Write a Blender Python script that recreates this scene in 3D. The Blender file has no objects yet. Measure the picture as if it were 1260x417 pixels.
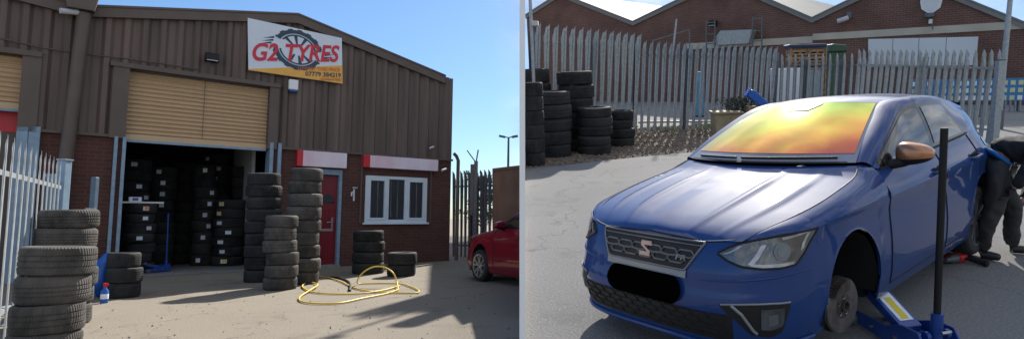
import bpy, bmesh, math, random
from mathutils import Vector, Matrix, Euler
random.seed(7)
R = math.radians
scene = bpy.context.scene
COL = scene.collection

# ------------------------------------------------------------------ camera frame
PX, PY, F, W = 740.0, 208.0, 720.0, 1260.0
PITCH = math.atan(60.0 / 720.0)
CAM = Vector((0, 0, 1.2))
cp, sp = math.cos(PITCH), math.sin(PITCH)
RC = Matrix(((1, 0, 0), (0, cp, -sp), (0, sp, cp)))          # columns: right, forward, up


def camdir(x, y):
    return Vector(((x - PX) / F, 1.0, (PY - y) / F))


def LR(x, y):
    return RC @ camdir(x, y)


def LG(x, y, z=0.0):                                          # left yard: a point of the level ground
    d = LR(x, y)
    return CAM + d * ((z - CAM.z) / d.z)


def LD(x, y, Y):                                              # left yard: a point at distance Y
    d = LR(x, y)
    return CAM + d * (Y / d.y)


# warehouse front: a vertical plane
FA, FB = LG(171, 340), LG(553, 320)
FU = (FB - FA).normalized()
FN = Vector((-FU.y, FU.x, 0))                                 # into the building
FM = Matrix(((FU.x, FN.x, 0, FA.x), (FU.y, FN.y, 0, FA.y), (0, 0, 1, 0), (0, 0, 0, 1)))
FMI = FM.inverted()


def fx(x, y, off=0.0):                                        # pixel -> (along wall, height), off = proud of the wall
    o = FMI @ CAM
    d = FMI.to_3x3() @ LR(x, y)
    t = (-off - o.y) / d.y
    p = o + d * t
    return p.x, p.z


# right yard: sloping ground
HC = 1.72
GB, GC = R(9.3), R(-1.5)
G = Matrix.Rotation(GB, 3, 'X') @ Matrix.Rotation(GC, 3, 'Y')
YM = Matrix.Translation(CAM) @ (RC @ G).to_4x4() @ Matrix.Translation((0, 0, -HC))
GT = G.transposed()


def YR(x, y):
    return GT @ camdir(x, y)


def YG(x, y, z=0.0):
    d = YR(x, y)
    t = (z - HC) / d.z
    return Vector((d.x * t, d.y * t, z))


def YD(x, y, Y):
    d = YR(x, y)
    t = Y / d.y
    return Vector((d.x * t, Y, HC + d.z * t))


# ------------------------------------------------------------------ helpers
class MB:
    def __init__(self, T=None):
        self.v, self.f, self.mi = [], [], []
        self.T = T or Matrix.Identity(4)
        self.m = 0

    def add(self, vs, fs, m=None):
        b = len(self.v)
        self.v += [self.T @ Vector(p) for p in vs]
        self.f += [tuple(i + b for i in q) for q in fs]
        self.mi += [self.m if m is None else m] * len(fs)
        return self

    def box(self, c, s, rot=None, m=None):
        c = Vector(c)
        hx, hy, hz = s[0] / 2, s[1] / 2, s[2] / 2
        vs = [Vector((x, y, z)) for x in (-hx, hx) for y in (-hy, hy) for z in (-hz, hz)]
        if rot is not None:
            rm = rot if isinstance(rot, Matrix) else Euler(rot).to_matrix()
            vs = [rm @ p for p in vs]
        return self.add([p + c for p in vs], [(0, 1, 3, 2), (4, 6, 7, 5), (0, 4, 5, 1), (2, 3, 7, 6), (0, 2, 6, 4), (1, 5, 7, 3)], m)

    def span(self, a, b, m=None):
        a, b = Vector(a), Vector(b)
        return self.box((a + b) / 2, [abs(b[i] - a[i]) for i in range(3)], None, m)

    def prism(self, poly, axis, lo, hi, m=None):              # poly of 2D points, extruded along axis (0,1,2)
        def mk(p, w):
            l = [p[0], p[1]]
            l.insert(axis, w)
            return l
        n = len(poly)
        vs = [mk(p, lo) for p in poly] + [mk(p, hi) for p in poly]
        fs = [tuple(range(n))[::-1], tuple(range(n, 2 * n))] + [(i, (i + 1) % n, n + (i + 1) % n, n + i) for i in range(n)]
        return self.add(vs, fs, m)

    def bar(self, a, b, w, d=None, m=None, up=(0, 0, 1)):     # rectangular bar between two points
        a, b = Vector(a), Vector(b)
        d = d or w
        z = (b - a).normalized()
        u = Vector(up)
        if abs(z.dot(u)) > .98:
            u = Vector((0, 1, 0))
        x = z.cross(u).normalized()
        y = x.cross(z)
        rm = Matrix((x, y, z)).transposed()
        return self.box((a + b) / 2, (w, d, (b - a).length), rm, m)

    def tube(self, pts, r, n=8, m=None, cap=True, closed=False):
        pts = [Vector(p) for p in pts]
        k = len(pts)
        rr = r if isinstance(r, (list, tuple)) else [r] * k
        vs, fs = [], []
        prev = None
        for i, p in enumerate(pts):
            a = pts[(i - 1) % k] if (closed or i) else p
            c = pts[(i + 1) % k] if (closed or i < k - 1) else p
            t = (c - a).normalized()
            if prev is None:
                u = Vector((0, 0, 1)) if abs(t.z) < .9 else Vector((1, 0, 0))
                x = t.cross(u).normalized()
            else:
                x = (prev - t * prev.dot(t)).normalized()
            prev = x
            y = t.cross(x)
            for j in range(n):
                a_ = 2 * math.pi * j / n
                vs.append(p + (x * math.cos(a_) + y * math.sin(a_)) * rr[i])
        for i in range(k if closed else k - 1):
            for j in range(n):
                i2 = (i + 1) % k
                fs.append((i * n + j, i * n + (j + 1) % n, i2 * n + (j + 1) % n, i2 * n + j))
        if cap and not closed:
            fs.append(tuple(range(n))[::-1])
            fs.append(tuple((k - 1) * n + j for j in range(n)))
        return self.add(vs, fs, m)

    def lathe(self, prof, n=32, c=(0, 0, 0), ax='Z', m=None, close=False, cap=False):   # prof: (r, h)
        c = Vector(c)
        vs, fs = [], []
        k = len(prof)
        for r, h in prof:
            for j in range(n):
                a = 2 * math.pi * j / n
                x, y = r * math.cos(a), r * math.sin(a)
                vs.append(c + (Vector((x, y, h)) if ax == 'Z' else Vector((h, x, y)) if ax == 'X' else Vector((x, h, y))))
        for i in range(k if close else k - 1):
            i2 = (i + 1) % k
            for j in range(n):
                fs.append((i * n + j, i * n + (j + 1) % n, i2 * n + (j + 1) % n, i2 * n + j))
        if cap:
            fs.append(tuple(range(n)))
            fs.append(tuple((k - 1) * n + j for j in range(n)))
        return self.add(vs, fs, m)

    def grid(self, fn, nu, nv, m=None):
        vs = [fn(i / nu, j / nv) for j in range(nv + 1) for i in range(nu + 1)]
        fs = [(j * (nu + 1) + i, j * (nu + 1) + i + 1, (j + 1) * (nu + 1) + i + 1, (j + 1) * (nu + 1) + i) for j in range(nv) for i in range(nu)]
        return self.add(vs, fs, m)

    def rows(self, rows, m=None):                             # rows of equal length
        n = len(rows[0])
        vs = [p for r in rows for p in r]
        fs = [(j * n + i, j * n + i + 1, (j + 1) * n + i + 1, (j + 1) * n + i) for j in range(len(rows) - 1) for i in range(n - 1)]
        return self.add(vs, fs, m)

    def mesh(self, name, mats, smooth=None):
        me = bpy.data.meshes.new(name)
        me.from_pydata([tuple(p) for p in self.v], [], self.f)
        for mt in (mats if isinstance(mats, (list, tuple)) else [mats]):
            me.materials.append(mt)
        for p, i in zip(me.polygons, self.mi):
            p.material_index = i
        bm = bmesh.new()
        bm.from_mesh(me)
        bmesh.ops.remove_doubles(bm, verts=bm.verts, dist=1e-5)
        bmesh.ops.recalc_face_normals(bm, faces=bm.faces)
        bm.to_mesh(me)
        bm.free()
        if smooth is not None:
            for p in me.polygons:
                p.use_smooth = True
            me.set_sharp_from_angle(angle=R(smooth))
        me.update()
        return me

    def build(self, name, mats, parent=None, M=None, smooth=None, bevel=0):
        o = bpy.data.objects.new(name, self.mesh(name, mats, smooth))
        COL.objects.link(o)
        if parent is not None:
            o.parent = parent
        if M is not None:
            o.matrix_local = M
        if bevel:
            b = o.modifiers.new('bevel', 'BEVEL')
            b.width = bevel
            b.segments = 2
            b.limit_method = 'ANGLE'
            b.angle_limit = R(40)
        return o


def tag(o, label=None, cat=None, group=None, kind=None):
    if label:
        o['label'] = label
    if cat:
        o['category'] = cat
    if group:
        o['group'] = group
    if kind:
        o['kind'] = kind
    return o


def thing(name, label, cat, M, group=None):
    o = bpy.data.objects.new(name, None)
    COL.objects.link(o)
    o.empty_display_size = .1
    o.matrix_world = M
    return tag(o, label, cat, group)


def kids(o):
    return [c for c in bpy.data.objects if c.parent == o]


def copy_tree(o, M=None, parent=None):
    c = o.copy()
    COL.objects.link(c)
    if parent is not None:
        c.parent = parent
        c.matrix_parent_inverse = o.matrix_parent_inverse.copy()
    if M is not None:
        c.matrix_world = M
    for ch in kids(o):
        copy_tree(ch, None, c)
    return c


def T(x, y=None, z=None):
    return Matrix.Translation(x if y is None else (x, y, z))


def lerp(a, b, t):
    return a + (b - a) * t


def interp(x, pts):
    if x <= pts[0][0]:
        return pts[0][1]
    for (a, b), (c, d) in zip(pts, pts[1:]):
        if x <= c:
            return b + (d - b) * (x - a) / (c - a)
    return pts[-1][1]


def smoothi(x, pts):                                          # monotone-ish cubic interpolation
    n = len(pts)
    if x <= pts[0][0]:
        return pts[0][1]
    if x >= pts[-1][0]:
        return pts[-1][1]
    for i in range(n - 1):
        if x <= pts[i + 1][0]:
            break
    x0, y0 = pts[i]
    x1, y1 = pts[i + 1]
    h = x1 - x0

    def slope(k):
        if k == 0:
            return (pts[1][1] - pts[0][1]) / (pts[1][0] - pts[0][0])
        if k == n - 1:
            return (pts[-1][1] - pts[-2][1]) / (pts[-1][0] - pts[-2][0])
        a = (pts[k][1] - pts[k - 1][1]) / (pts[k][0] - pts[k - 1][0])
        b = (pts[k + 1][1] - pts[k][1]) / (pts[k + 1][0] - pts[k][0])
        return 0 if a * b <= 0 else 2 * a * b / (a + b)
    m0, m1 = slope(i), slope(i + 1)
    t = (x - x0) / h
    return (2 * t ** 3 - 3 * t * t + 1) * y0 + (t ** 3 - 2 * t * t + t) * h * m0 + (-2 * t ** 3 + 3 * t * t) * y1 + (t ** 3 - t * t) * h * m1


def crv(pts, n):                                              # Catmull-Rom through 3D points, n+1 samples, by chord
    pts = [Vector(p) for p in pts]
    d = [0]
    for a, b in zip(pts, pts[1:]):
        d.append(d[-1] + max((b - a).length, 1e-6))
    out = []
    for i in range(n + 1):
        s = d[-1] * i / n
        out.append(Vector([smooth3(s, [(d[k], pts[k][c]) for k in range(len(pts))]) for c in range(3)]))
    return out


def smooth3(x, pts):                                          # cubic Hermite with central slopes
    n = len(pts)
    x = min(max(x, pts[0][0]), pts[-1][0])
    for i in range(n - 1):
        if x <= pts[i + 1][0] + 1e-12:
            break

    def slope(k):
        a, b = max(k - 1, 0), min(k + 1, n - 1)
        return (pts[b][1] - pts[a][1]) / (pts[b][0] - pts[a][0])
    x0, y0 = pts[i]
    x1, y1 = pts[i + 1]
    h = x1 - x0
    t = (x - x0) / h
    return (2 * t ** 3 - 3 * t * t + 1) * y0 + (t ** 3 - 2 * t * t + t) * h * slope(i) + (-2 * t ** 3 + 3 * t * t) * y1 + (t ** 3 - t * t) * h * slope(i + 1)


# ------------------------------------------------------------------ materials
MATS = {}


def pmat(name, col, rough=.6, metal=0., var=.15, scale=6., bump=0., bscale=40., coat=0., spec=.5, detail=4., col2=None, stretch=None, rnd=0., streak=0.):
    m = bpy.data.materials.new(name)
    m.use_nodes = True
    nt = m.node_tree
    b = nt.nodes['Principled BSDF']
    b.inputs['Roughness'].default_value = rough
    b.inputs['Metallic'].default_value = metal
    b.inputs['Coat Weight'].default_value = coat
    b.inputs['Coat Roughness'].default_value = .04
    b.inputs['Specular IOR Level'].default_value = spec
    tc = nt.nodes.new('ShaderNodeTexCoord')
    vec = tc.outputs['Object']
    if stretch:
        mp = nt.nodes.new('ShaderNodeMapping')
        mp.inputs['Scale'].default_value = stretch
        nt.links.new(vec, mp.inputs['Vector'])
        vec = mp.outputs['Vector']
    no = nt.nodes.new('ShaderNodeTexNoise')
    no.inputs['Scale'].default_value = scale
    no.inputs['Detail'].default_value = detail
    nt.links.new(vec, no.inputs['Vector'])
    rp = nt.nodes.new('ShaderNodeValToRGB')
    c2 = col2 or tuple(min(1, c * (1 + var)) for c in col)
    c1 = tuple(c * (1 - var) for c in col) if not col2 else col
    rp.color_ramp.elements[0].position = .32
    rp.color_ramp.elements[1].position = .68
    rp.color_ramp.elements[0].color = (*c1, 1)
    rp.color_ramp.elements[1].color = (*c2, 1)
    nt.links.new(no.outputs['Fac'], rp.inputs['Fac'])
    out = rp.outputs['Color']
    if rnd:
        oi = nt.nodes.new('ShaderNodeObjectInfo')
        mr = nt.nodes.new('ShaderNodeMapRange')
        mr.inputs['To Min'].default_value = 1 - rnd
        mr.inputs['To Max'].default_value = 1 + rnd
        nt.links.new(oi.outputs['Random'], mr.inputs['Value'])
        mx = nt.nodes.new('ShaderNodeMix')
        mx.data_type = 'RGBA'
        mx.blend_type = 'MULTIPLY'
        mx.inputs[0].default_value = 1
        nt.links.new(out, mx.inputs[6])
        nt.links.new(mr.outputs[0], mx.inputs[7])
        out = mx.outputs[2]
    nt.links.new(out, b.inputs['Base Color'])
    if bump:
        n2 = nt.nodes.new('ShaderNodeTexNoise')
        n2.inputs['Scale'].default_value = bscale
        n2.inputs['Detail'].default_value = 6
        nt.links.new(vec, n2.inputs['Vector'])
        bp = nt.nodes.new('ShaderNodeBump')
        bp.inputs['Strength'].default_value = bump
        bp.inputs['Distance'].default_value = .02
        nt.links.new(n2.outputs['Fac'], bp.inputs['Height'])
        nt.links.new(bp.outputs['Normal'], b.inputs['Normal'])
    MATS[name] = m
    return m


def brickmat(name, c1, c2, mortar, sx=1., rough=.85, planes='XZ', scale=1.):
    m = pmat(name, c1, rough, var=.2)
    nt = m.node_tree
    b = nt.nodes['Principled BSDF']
    tc = nt.nodes.new('ShaderNodeTexCoord')
    sep = nt.nodes.new('ShaderNodeSeparateXYZ')
    cmb = nt.nodes.new('ShaderNodeCombineXYZ')
    nt.links.new(tc.outputs['Object'], sep.inputs[0])
    nt.links.new(sep.outputs[planes[0]], cmb.inputs[0])
    nt.links.new(sep.outputs[planes[1]], cmb.inputs[1])
    br = nt.nodes.new('ShaderNodeTexBrick')
    br.inputs['Scale'].default_value = scale
    br.inputs['Mortar Size'].default_value = .008
    br.inputs['Brick Width'].default_value = .23
    br.inputs['Row Height'].default_value = .08
    br.inputs['Color1'].default_value = (*c1, 1)
    br.inputs['Color2'].default_value = (*c2, 1)
    br.inputs['Mortar'].default_value = (*mortar, 1)
    nt.links.new(cmb.outputs[0], br.inputs['Vector'])
    no = nt.nodes.new('ShaderNodeTexNoise')
    no.inputs['Scale'].default_value = .7
    no.inputs['Detail'].default_value = 6
    nt.links.new(tc.outputs['Object'], no.inputs['Vector'])
    mr = nt.nodes.new('ShaderNodeMapRange')
    mr.inputs['From Min'].default_value = .3
    mr.inputs['From Max'].default_value = .7
    mr.inputs['To Min'].default_value = .72
    mr.inputs['To Max'].default_value = 1.2
    nt.links.new(no.outputs['Fac'], mr.inputs['Value'])
    mx = nt.nodes.new('ShaderNodeMix')
    mx.data_type = 'RGBA'
    mx.blend_type = 'MULTIPLY'
    mx.inputs[0].default_value = 1
    nt.links.new(br.outputs['Color'], mx.inputs[6])
    nt.links.new(mr.outputs[0], mx.inputs[7])
    nt.links.new(mx.outputs[2], b.inputs['Base Color'])
    bp = nt.nodes.new('ShaderNodeBump')
    bp.inputs['Strength'].default_value = .4
    bp.inputs['Distance'].default_value = .01
    nt.links.new(br.outputs['Fac'], bp.inputs['Height'])
    bp.invert = True
    nt.links.new(bp.outputs['Normal'], b.inputs['Normal'])
    return m


def tyremat(name, base, dust, freq=62, zig=55):
    m = pmat(name, base, .82, var=.2, scale=9, rnd=.32, spec=.35)
    nt = m.node_tree
    b = nt.nodes['Principled BSDF']
    tc = nt.nodes.new('ShaderNodeTexCoord')
    sep = nt.nodes.new('ShaderNodeSeparateXYZ')
    nt.links.new(tc.outputs['Object'], sep.inputs[0])
    at = nt.nodes.new('ShaderNodeMath')
    at.operation = 'ARCTAN2'
    nt.links.new(sep.outputs['Y'], at.inputs[0])
    nt.links.new(sep.outputs['X'], at.inputs[1])
    ml = nt.nodes.new('ShaderNodeMath')
    ml.operation = 'MULTIPLY_ADD'
    ml.inputs[1].default_value = freq
    zz = nt.nodes.new('ShaderNodeMath')
    zz.operation = 'MULTIPLY'
    zz.inputs[1].default_value = zig
    nt.links.new(sep.outputs['Z'], zz.inputs[0])
    ab = nt.nodes.new('ShaderNodeMath')
    ab.operation = 'ABSOLUTE'
    nt.links.new(zz.outputs[0], ab.inputs[0])
    nt.links.new(at.outputs[0], ml.inputs[0])
    nt.links.new(ab.outputs[0], ml.inputs[2])
    sn = nt.nodes.new('ShaderNodeMath')
    sn.operation = 'SINE'
    nt.links.new(ml.outputs[0], sn.inputs[0])
    # only on the tread: radius mask
    ln = nt.nodes.new('ShaderNodeVectorMath')
    ln.operation = 'LENGTH'
    c2 = nt.nodes.new('ShaderNodeCombineXYZ')
    nt.links.new(sep.outputs['X'], c2.inputs[0])
    nt.links.new(sep.outputs['Y'], c2.inputs[1])
    nt.links.new(c2.outputs[0], ln.inputs[0])
    gt = nt.nodes.new('ShaderNodeMath')
    gt.operation = 'GREATER_THAN'
    gt.inputs[1].default_value = .292
    nt.links.new(ln.outputs['Value'], gt.inputs[0])
    mm = nt.nodes.new('ShaderNodeMath')
    mm.operation = 'MULTIPLY'
    nt.links.new(sn.outputs[0], mm.inputs[0])
    nt.links.new(gt.outputs[0], mm.inputs[1])
    bp = nt.nodes.new('ShaderNodeBump')
    bp.inputs['Strength'].default_value = .55
    bp.inputs['Distance'].default_value = .006
    nt.links.new(mm.outputs[0], bp.inputs['Height'])
    nt.links.new(bp.outputs['Normal'], b.inputs['Normal'])
    # dry dust, patchy
    no = nt.nodes.new('ShaderNodeTexNoise')
    no.inputs['Scale'].default_value = 5
    no.inputs['Detail'].default_value = 7
    nt.links.new(tc.outputs['Object'], no.inputs['Vector'])
    rp = nt.nodes.new('ShaderNodeMapRange')
    rp.inputs['From Min'].default_value = .38
    rp.inputs['From Max'].default_value = .72
    nt.links.new(no.outputs['Fac'], rp.inputs['Value'])
    mx = nt.nodes.new('ShaderNodeMix')
    mx.data_type = 'RGBA'
    nt.links.new(rp.outputs[0], mx.inputs[0])
    src = b.inputs['Base Color'].links[0].from_socket
    nt.links.new(src, mx.inputs[6])
    mx.inputs[7].default_value = (*dust, 1)
    nt.links.new(mx.outputs[2], b.inputs['Base Color'])
    return m


def groundmat(name, base, grain, patch, bump=.5, cracks=True, stain=(.5, .5)):
    m = bpy.data.materials.new(name)
    m.use_nodes = True
    nt = m.node_tree
    L = nt.links.new
    b = nt.nodes['Principled BSDF']
    b.inputs['Roughness'].default_value = .9
    b.inputs['Specular IOR Level'].default_value = .3
    tc = nt.nodes.new('ShaderNodeTexCoord')

    def noise(s, d=6, r=.6):
        n = nt.nodes.new('ShaderNodeTexNoise')
        n.inputs['Scale'].default_value = s
        n.inputs['Detail'].default_value = d
        n.inputs['Roughness'].default_value = r
        L(tc.outputs['Object'], n.inputs['Vector'])
        return n.outputs['Fac']

    def rng(x, a, bb, lo, hi):
        r = nt.nodes.new('ShaderNodeMapRange')
        for k, v in zip(('From Min', 'From Max', 'To Min', 'To Max'), (a, bb, lo, hi)):
            r.inputs[k].default_value = v
        L(x, r.inputs['Value'])
        return r.outputs[0]

    def mix(fac, a, bcol, mode='MIX'):
        x = nt.nodes.new('ShaderNodeMix')
        x.data_type = 'RGBA'
        x.blend_type = mode
        if isinstance(fac, float):
            x.inputs[0].default_value = fac
        else:
            L(fac, x.inputs[0])
        for idx, c in ((6, a), (7, bcol)):
            if isinstance(c, tuple):
                x.inputs[idx].default_value = (*c, 1)
            else:
                L(c, x.inputs[idx])
        return x.outputs[2]
    c = mix(rng(noise(.45), .35, .65, 0, 1), base, patch)
    c = mix(rng(noise(55, 3, .7), .42, .66, 0, .75), c, grain)
    c = mix(rng(noise(160, 2, .7), .55, .72, 0, .5), c, tuple(x * .45 for x in base))
    c = mix(rng(noise(1.7, 8, .65), .56, .70, 0, stain[0]), c, tuple(x * stain[1] for x in base))
    if cracks:
        vo = nt.nodes.new('ShaderNodeTexVoronoi')
        vo.feature = 'DISTANCE_TO_EDGE'
        vo.inputs['Scale'].default_value = .28
        nz = nt.nodes.new('ShaderNodeTexNoise')
        nz.inputs['Scale'].default_value = 1.6
        nz.inputs['Detail'].default_value = 6
        L(tc.outputs['Object'], nz.inputs['Vector'])
        vm = nt.nodes.new('ShaderNodeVectorMath')
        vm.operation = 'MULTIPLY_ADD'
        vm.inputs[1].default_value = (1.6, 1.6, 1.6)
        L(nz.outputs['Color'], vm.inputs[0])
        L(tc.outputs['Object'], vm.inputs[2])
        L(vm.outputs[0], vo.inputs['Vector'])
        c = mix(rng(vo.outputs['Distance'], 0, .006, .55, 0), c, tuple(x * .3 for x in base))
    L(c, b.inputs['Base Color'])
    bp = nt.nodes.new('ShaderNodeBump')
    bp.inputs['Strength'].default_value = bump
    bp.inputs['Distance'].default_value = .012
    L(noise(75, 5, .75), bp.inputs['Height'])
    L(bp.outputs['Normal'], b.inputs['Normal'])
    return m


M_CLAD = pmat('brown_cladding', (.124, .088, .073), .5, var=.30, scale=2.2, stretch=(1, 1, .12), spec=.4, detail=8, bump=.12, bscale=3)
M_TRIM = pmat('brown_trim', (.108, .077, .063), .5, var=.1, scale=3)
M_BRICKL = brickmat('red_brown_brick', (.115, .040, .028), (.085, .030, .024), (.10, .07, .055))
M_BRICKR = brickmat('warehouse_brick', (.175, .078, .060), (.14, .060, .048), (.19, .15, .125), scale=.85)
M_SHUT = pmat('cream_shutter', (.54, .375, .22), .45, var=.06, scale=3, stretch=(.3, 1, 3))
M_STEELB = pmat('pale_blue_paint', (.22, .32, .42), .5, var=.12, scale=8)
M_STEELD = pmat('dark_blue_paint', (.09, .14, .20), .5, var=.12, scale=8)
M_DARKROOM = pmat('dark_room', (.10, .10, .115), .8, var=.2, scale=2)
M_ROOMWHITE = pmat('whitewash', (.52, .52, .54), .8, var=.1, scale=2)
M_WHITE = pmat('white_paint', (.78, .79, .80), .5, var=.04, scale=3)
M_UPVC = pmat('white_upvc', (.66, .73, .80), .35, var=.03, scale=3)
M_GREYFRAME = pmat('grey_frame', (.30, .35, .40), .5, var=.08)
M_RED = pmat('red_panel', (.55, .02, .03), .4, var=.06)
M_PINKBOARD = pmat('faded_board', (.74, .52, .58), .5, var=.12, scale=2.2, stretch=(1, 1, .4), col2=(.80, .72, .79))
M_DOOR = pmat('crimson_door', (.20, .012, .022), .35, var=.1, scale=3)
M_METAL = pmat('bare_metal', (.45, .45, .45), .35, 1., var=.1)
M_BLACK = pmat('black_plastic', (.014, .014, .015), .62, var=.1, spec=.3)
M_BLACKGLOSS = pmat('gloss_black', (.006, .006, .007), .12, var=.05)
M_GLASSD = pmat('dark_glass', (.018, .020, .022), .04, var=.2, scale=1.5, spec=.8)
M_BLIND = pmat('window_blind', (.12, .12, .115), .8, var=.5, scale=9, stretch=(3, 1, .2), spec=.3)
M_SIGNW = pmat('sign_white', (.66, .72, .80), .4, var=.02)
M_SIGNY = pmat('sign_amber', (.80, .42, .07), .4, var=.05)
M_SIGNN = pmat('sign_navy', (.018, .050, .085), .4, var=.05)
M_SIGNR = pmat('sign_red', (.62, .02, .05), .4, var=.04)
M_SIGNO = pmat('sign_rust', (.62, .13, .03), .4, var=.04)
M_GALV = pmat('galvanised_steel', (.36, .39, .41), .48, .35, var=.16, scale=14, spec=.5)
M_GALVL = pmat('pale_galvanised_steel', (.36, .39, .42), .45, .35, var=.12, scale=14)
M_GALVD = pmat('dull_steel', (.13, .145, .16), .5, .3, var=.15, scale=10)
M_LABEL = pmat('paper_label', (.66, .70, .78), .6, var=.12, scale=22, rnd=.25)
M_ORANGE = pmat('label_orange', (.75, .25, .05), .6, var=.1)
M_YELLOWL = pmat('label_yellow', (.80, .62, .05), .6, var=.1)
M_HOSE = pmat('yellow_hose', (.72, .50, .06), .45, var=.12, scale=3)
M_JACKB = pmat('jack_blue', (.012, .055, .27), .35, var=.15, scale=12, coat=.3)
M_GROUNDL = groundmat('worn_concrete', (.205, .178, .142), (.30, .265, .215), (.165, .145, .115), .8, stain=(.75, .62))
M_GROUNDR = groundmat('grey_tarmac', (.20, .198, .196), (.32, .316, .31), (.155, .152, .15), .6, stain=(.6, .62))
M_CONC = groundmat('pale_concrete', (.27, .26, .24), (.34, .33, .31), (.23, .22, .20), .3)
M_GRAVELB = groundmat('gravel_bed', (.20, .155, .12), (.31, .25, .20), (.14, .11, .09), 1., cracks=False)
M_STONE = pmat('gravel_stone', (.27, .205, .155), .85, var=.5, scale=3, rnd=.35)
M_PARTI = pmat('divider_white', (.90, .90, .90), .6, var=.01, scale=2)
M_FARW = pmat('brown_render', (.20, .125, .085), .8, var=.2, scale=1.5)
M_LEAF = pmat('leaf_green', (.16, .21, .08), .6, var=.35, scale=4)
M_BARK = pmat('bark', (.07, .05, .035), .85, var=.3)
M_ROOFR = pmat('fibre_cement_roof', (.21, .21, .205), .7, var=.1, scale=.6, stretch=(1, .2, 1))
M_BAND = pmat('cream_band', (.52, .47, .39), .7, var=.12, scale=1)
M_BOARD = pmat('pale_board', (.70, .73, .77), .5, var=.04, scale=.5)
M_BLUE = pmat('bright_blue', (.03, .20, .45), .45, var=.1)
M_PALEB = pmat('faded_blue', (.12, .28, .42), .5, var=.15)
M_BLUED = pmat('blue_plastic', (.012, .10, .42), .4, var=.15)
M_TERRA = pmat('tan_pot', (.33, .26, .16), .7, var=.15)
M_WOOD = pmat('pallet_wood', (.34, .21, .11), .8, var=.3, scale=6)
M_GREEN = pmat('bin_green', (.035, .085, .05), .5, var=.2)
M_SKYGLASS = pmat('pale_glass', (.25, .30, .34), .08, var=.1)

# ------------------------------------------------------------------ camera, light, sky
cd = bpy.data.cameras.new('camera')
cam = bpy.data.objects.new('camera', cd)
COL.objects.link(cam)
cam.location = CAM
cam.rotation_euler = (math.pi / 2 + PITCH, 0, 0)
cd.sensor_fit = 'HORIZONTAL'
cd.sensor_width = 36
cd.lens = F / W * 36
cd.shift_x = (W / 2 - PX) / W
cd.clip_start = .05
cd.clip_end = 2000
scene.camera = cam

SUN_AZ, SUN_EL = R(12.5), R(41)
SD = Vector((math.sin(SUN_AZ) * math.cos(SUN_EL), math.cos(SUN_AZ) * math.cos(SUN_EL), math.sin(SUN_EL)))
sl = bpy.data.lights.new('sun', 'SUN')
sl.energy = 4.5
sl.angle = R(1.2)
sl.color = (1, .94, .85)
so = bpy.data.objects.new('sun', sl)
COL.objects.link(so)
so.rotation_euler = (-SD).to_track_quat('-Z', 'Y').to_euler()
so.location = (5, 30, 30)

wd = bpy.data.worlds.new('World')
scene.world = wd
wd.use_nodes = True
wt = wd.node_tree
bg = wt.nodes['Background']
sky = wt.nodes.new('ShaderNodeTexSky')
sky.sky_type = 'NISHITA'
sky.sun_disc = False
sky.sun_elevation = SUN_EL
sky.sun_rotation = SUN_AZ
sky.dust_density = .5
sky.ozone_density = 4.5
sky.air_density = 1.1
wtc = wt.nodes.new('ShaderNodeTexCoord')
wmp = wt.nodes.new('ShaderNodeMapping')
wmp.inputs['Scale'].default_value = (1.6, 1.6, 3.6)
wt.links.new(wtc.outputs['Generated'], wmp.inputs['Vector'])
wn = wt.nodes.new('ShaderNodeTexNoise')
wn.inputs['Scale'].default_value = 2.4
wn.inputs['Detail'].default_value = 8
wn.inputs['Roughness'].default_value = .58
wt.links.new(wmp.outputs[0], wn.inputs['Vector'])
wr = wt.nodes.new('ShaderNodeMapRange')
wr.interpolation_type = 'SMOOTHSTEP'
wr.inputs['From Min'].default_value = .28
wr.inputs['From Max'].default_value = .66
wt.links.new(wn.outputs['Fac'], wr.inputs['Value'])
# the cloud bank stands over the right-hand yard and behind the camera, the left is clear
ws = wt.nodes.new('ShaderNodeSeparateXYZ')
wt.links.new(wtc.outputs['Generated'], ws.inputs[0])
wa = wt.nodes.new('ShaderNodeMath')
wa.operation = 'MULTIPLY_ADD'
wa.inputs[1].default_value = -.16
wt.links.new(ws.outputs['Y'], wa.inputs[0])
wt.links.new(ws.outputs['X'], wa.inputs[2])
wm = wt.nodes.new('ShaderNodeMapRange')
wm.interpolation_type = 'SMOOTHSTEP'
wm.inputs['From Min'].default_value = -.34
wm.inputs['From Max'].default_value = -.20
wt.links.new(wa.outputs[0], wm.inputs['Value'])
wx = wt.nodes.new('ShaderNodeMath')
wx.operation = 'MULTIPLY'
wt.links.new(wr.outputs[0], wx.inputs[0])
wt.links.new(wm.outputs[0], wx.inputs[1])
n2 = wt.nodes.new('ShaderNodeTexNoise')
n2.inputs['Scale'].default_value = 5.5
n2.inputs['Detail'].default_value = 6
wt.links.new(wmp.outputs[0], n2.inputs['Vector'])
cr = wt.nodes.new('ShaderNodeValToRGB')
cr.color_ramp.elements[0].position = .35
cr.color_ramp.elements[0].color = (4.0, 4.4, 5.0, 1)
cr.color_ramp.elements[1].position = .65
cr.color_ramp.elements[1].color = (9.5, 9.6, 9.8, 1)
wt.links.new(n2.outputs['Fac'], cr.inputs['Fac'])
mx = wt.nodes.new('ShaderNodeMix')
mx.data_type = 'RGBA'
wt.links.new(wx.outputs[0], mx.inputs[0])
tn = wt.nodes.new('ShaderNodeMix')
tn.data_type = 'RGBA'
tn.blend_type = 'MULTIPLY'
tn.inputs[0].default_value = 1
tn.inputs[7].default_value = (.84, 1.0, 1.14, 1)
wt.links.new(sky.outputs[0], tn.inputs[6])
wt.links.new(tn.outputs[2], mx.inputs[6])
wt.links.new(cr.outputs[0], mx.inputs[7])
wt.links.new(mx.outputs[2], bg.inputs['Color'])
bg.inputs['Strength'].default_value = .06

vs = scene.view_settings
vs.view_transform = 'Standard'
vs.look = 'None'
vs.exposure = 1.05
vs.gamma = 1
vs.use_curve_mapping = False
scene.cycles.use_denoising = True
scene.cycles.max_bounces = 6
scene.render.film_transparent = False

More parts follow.
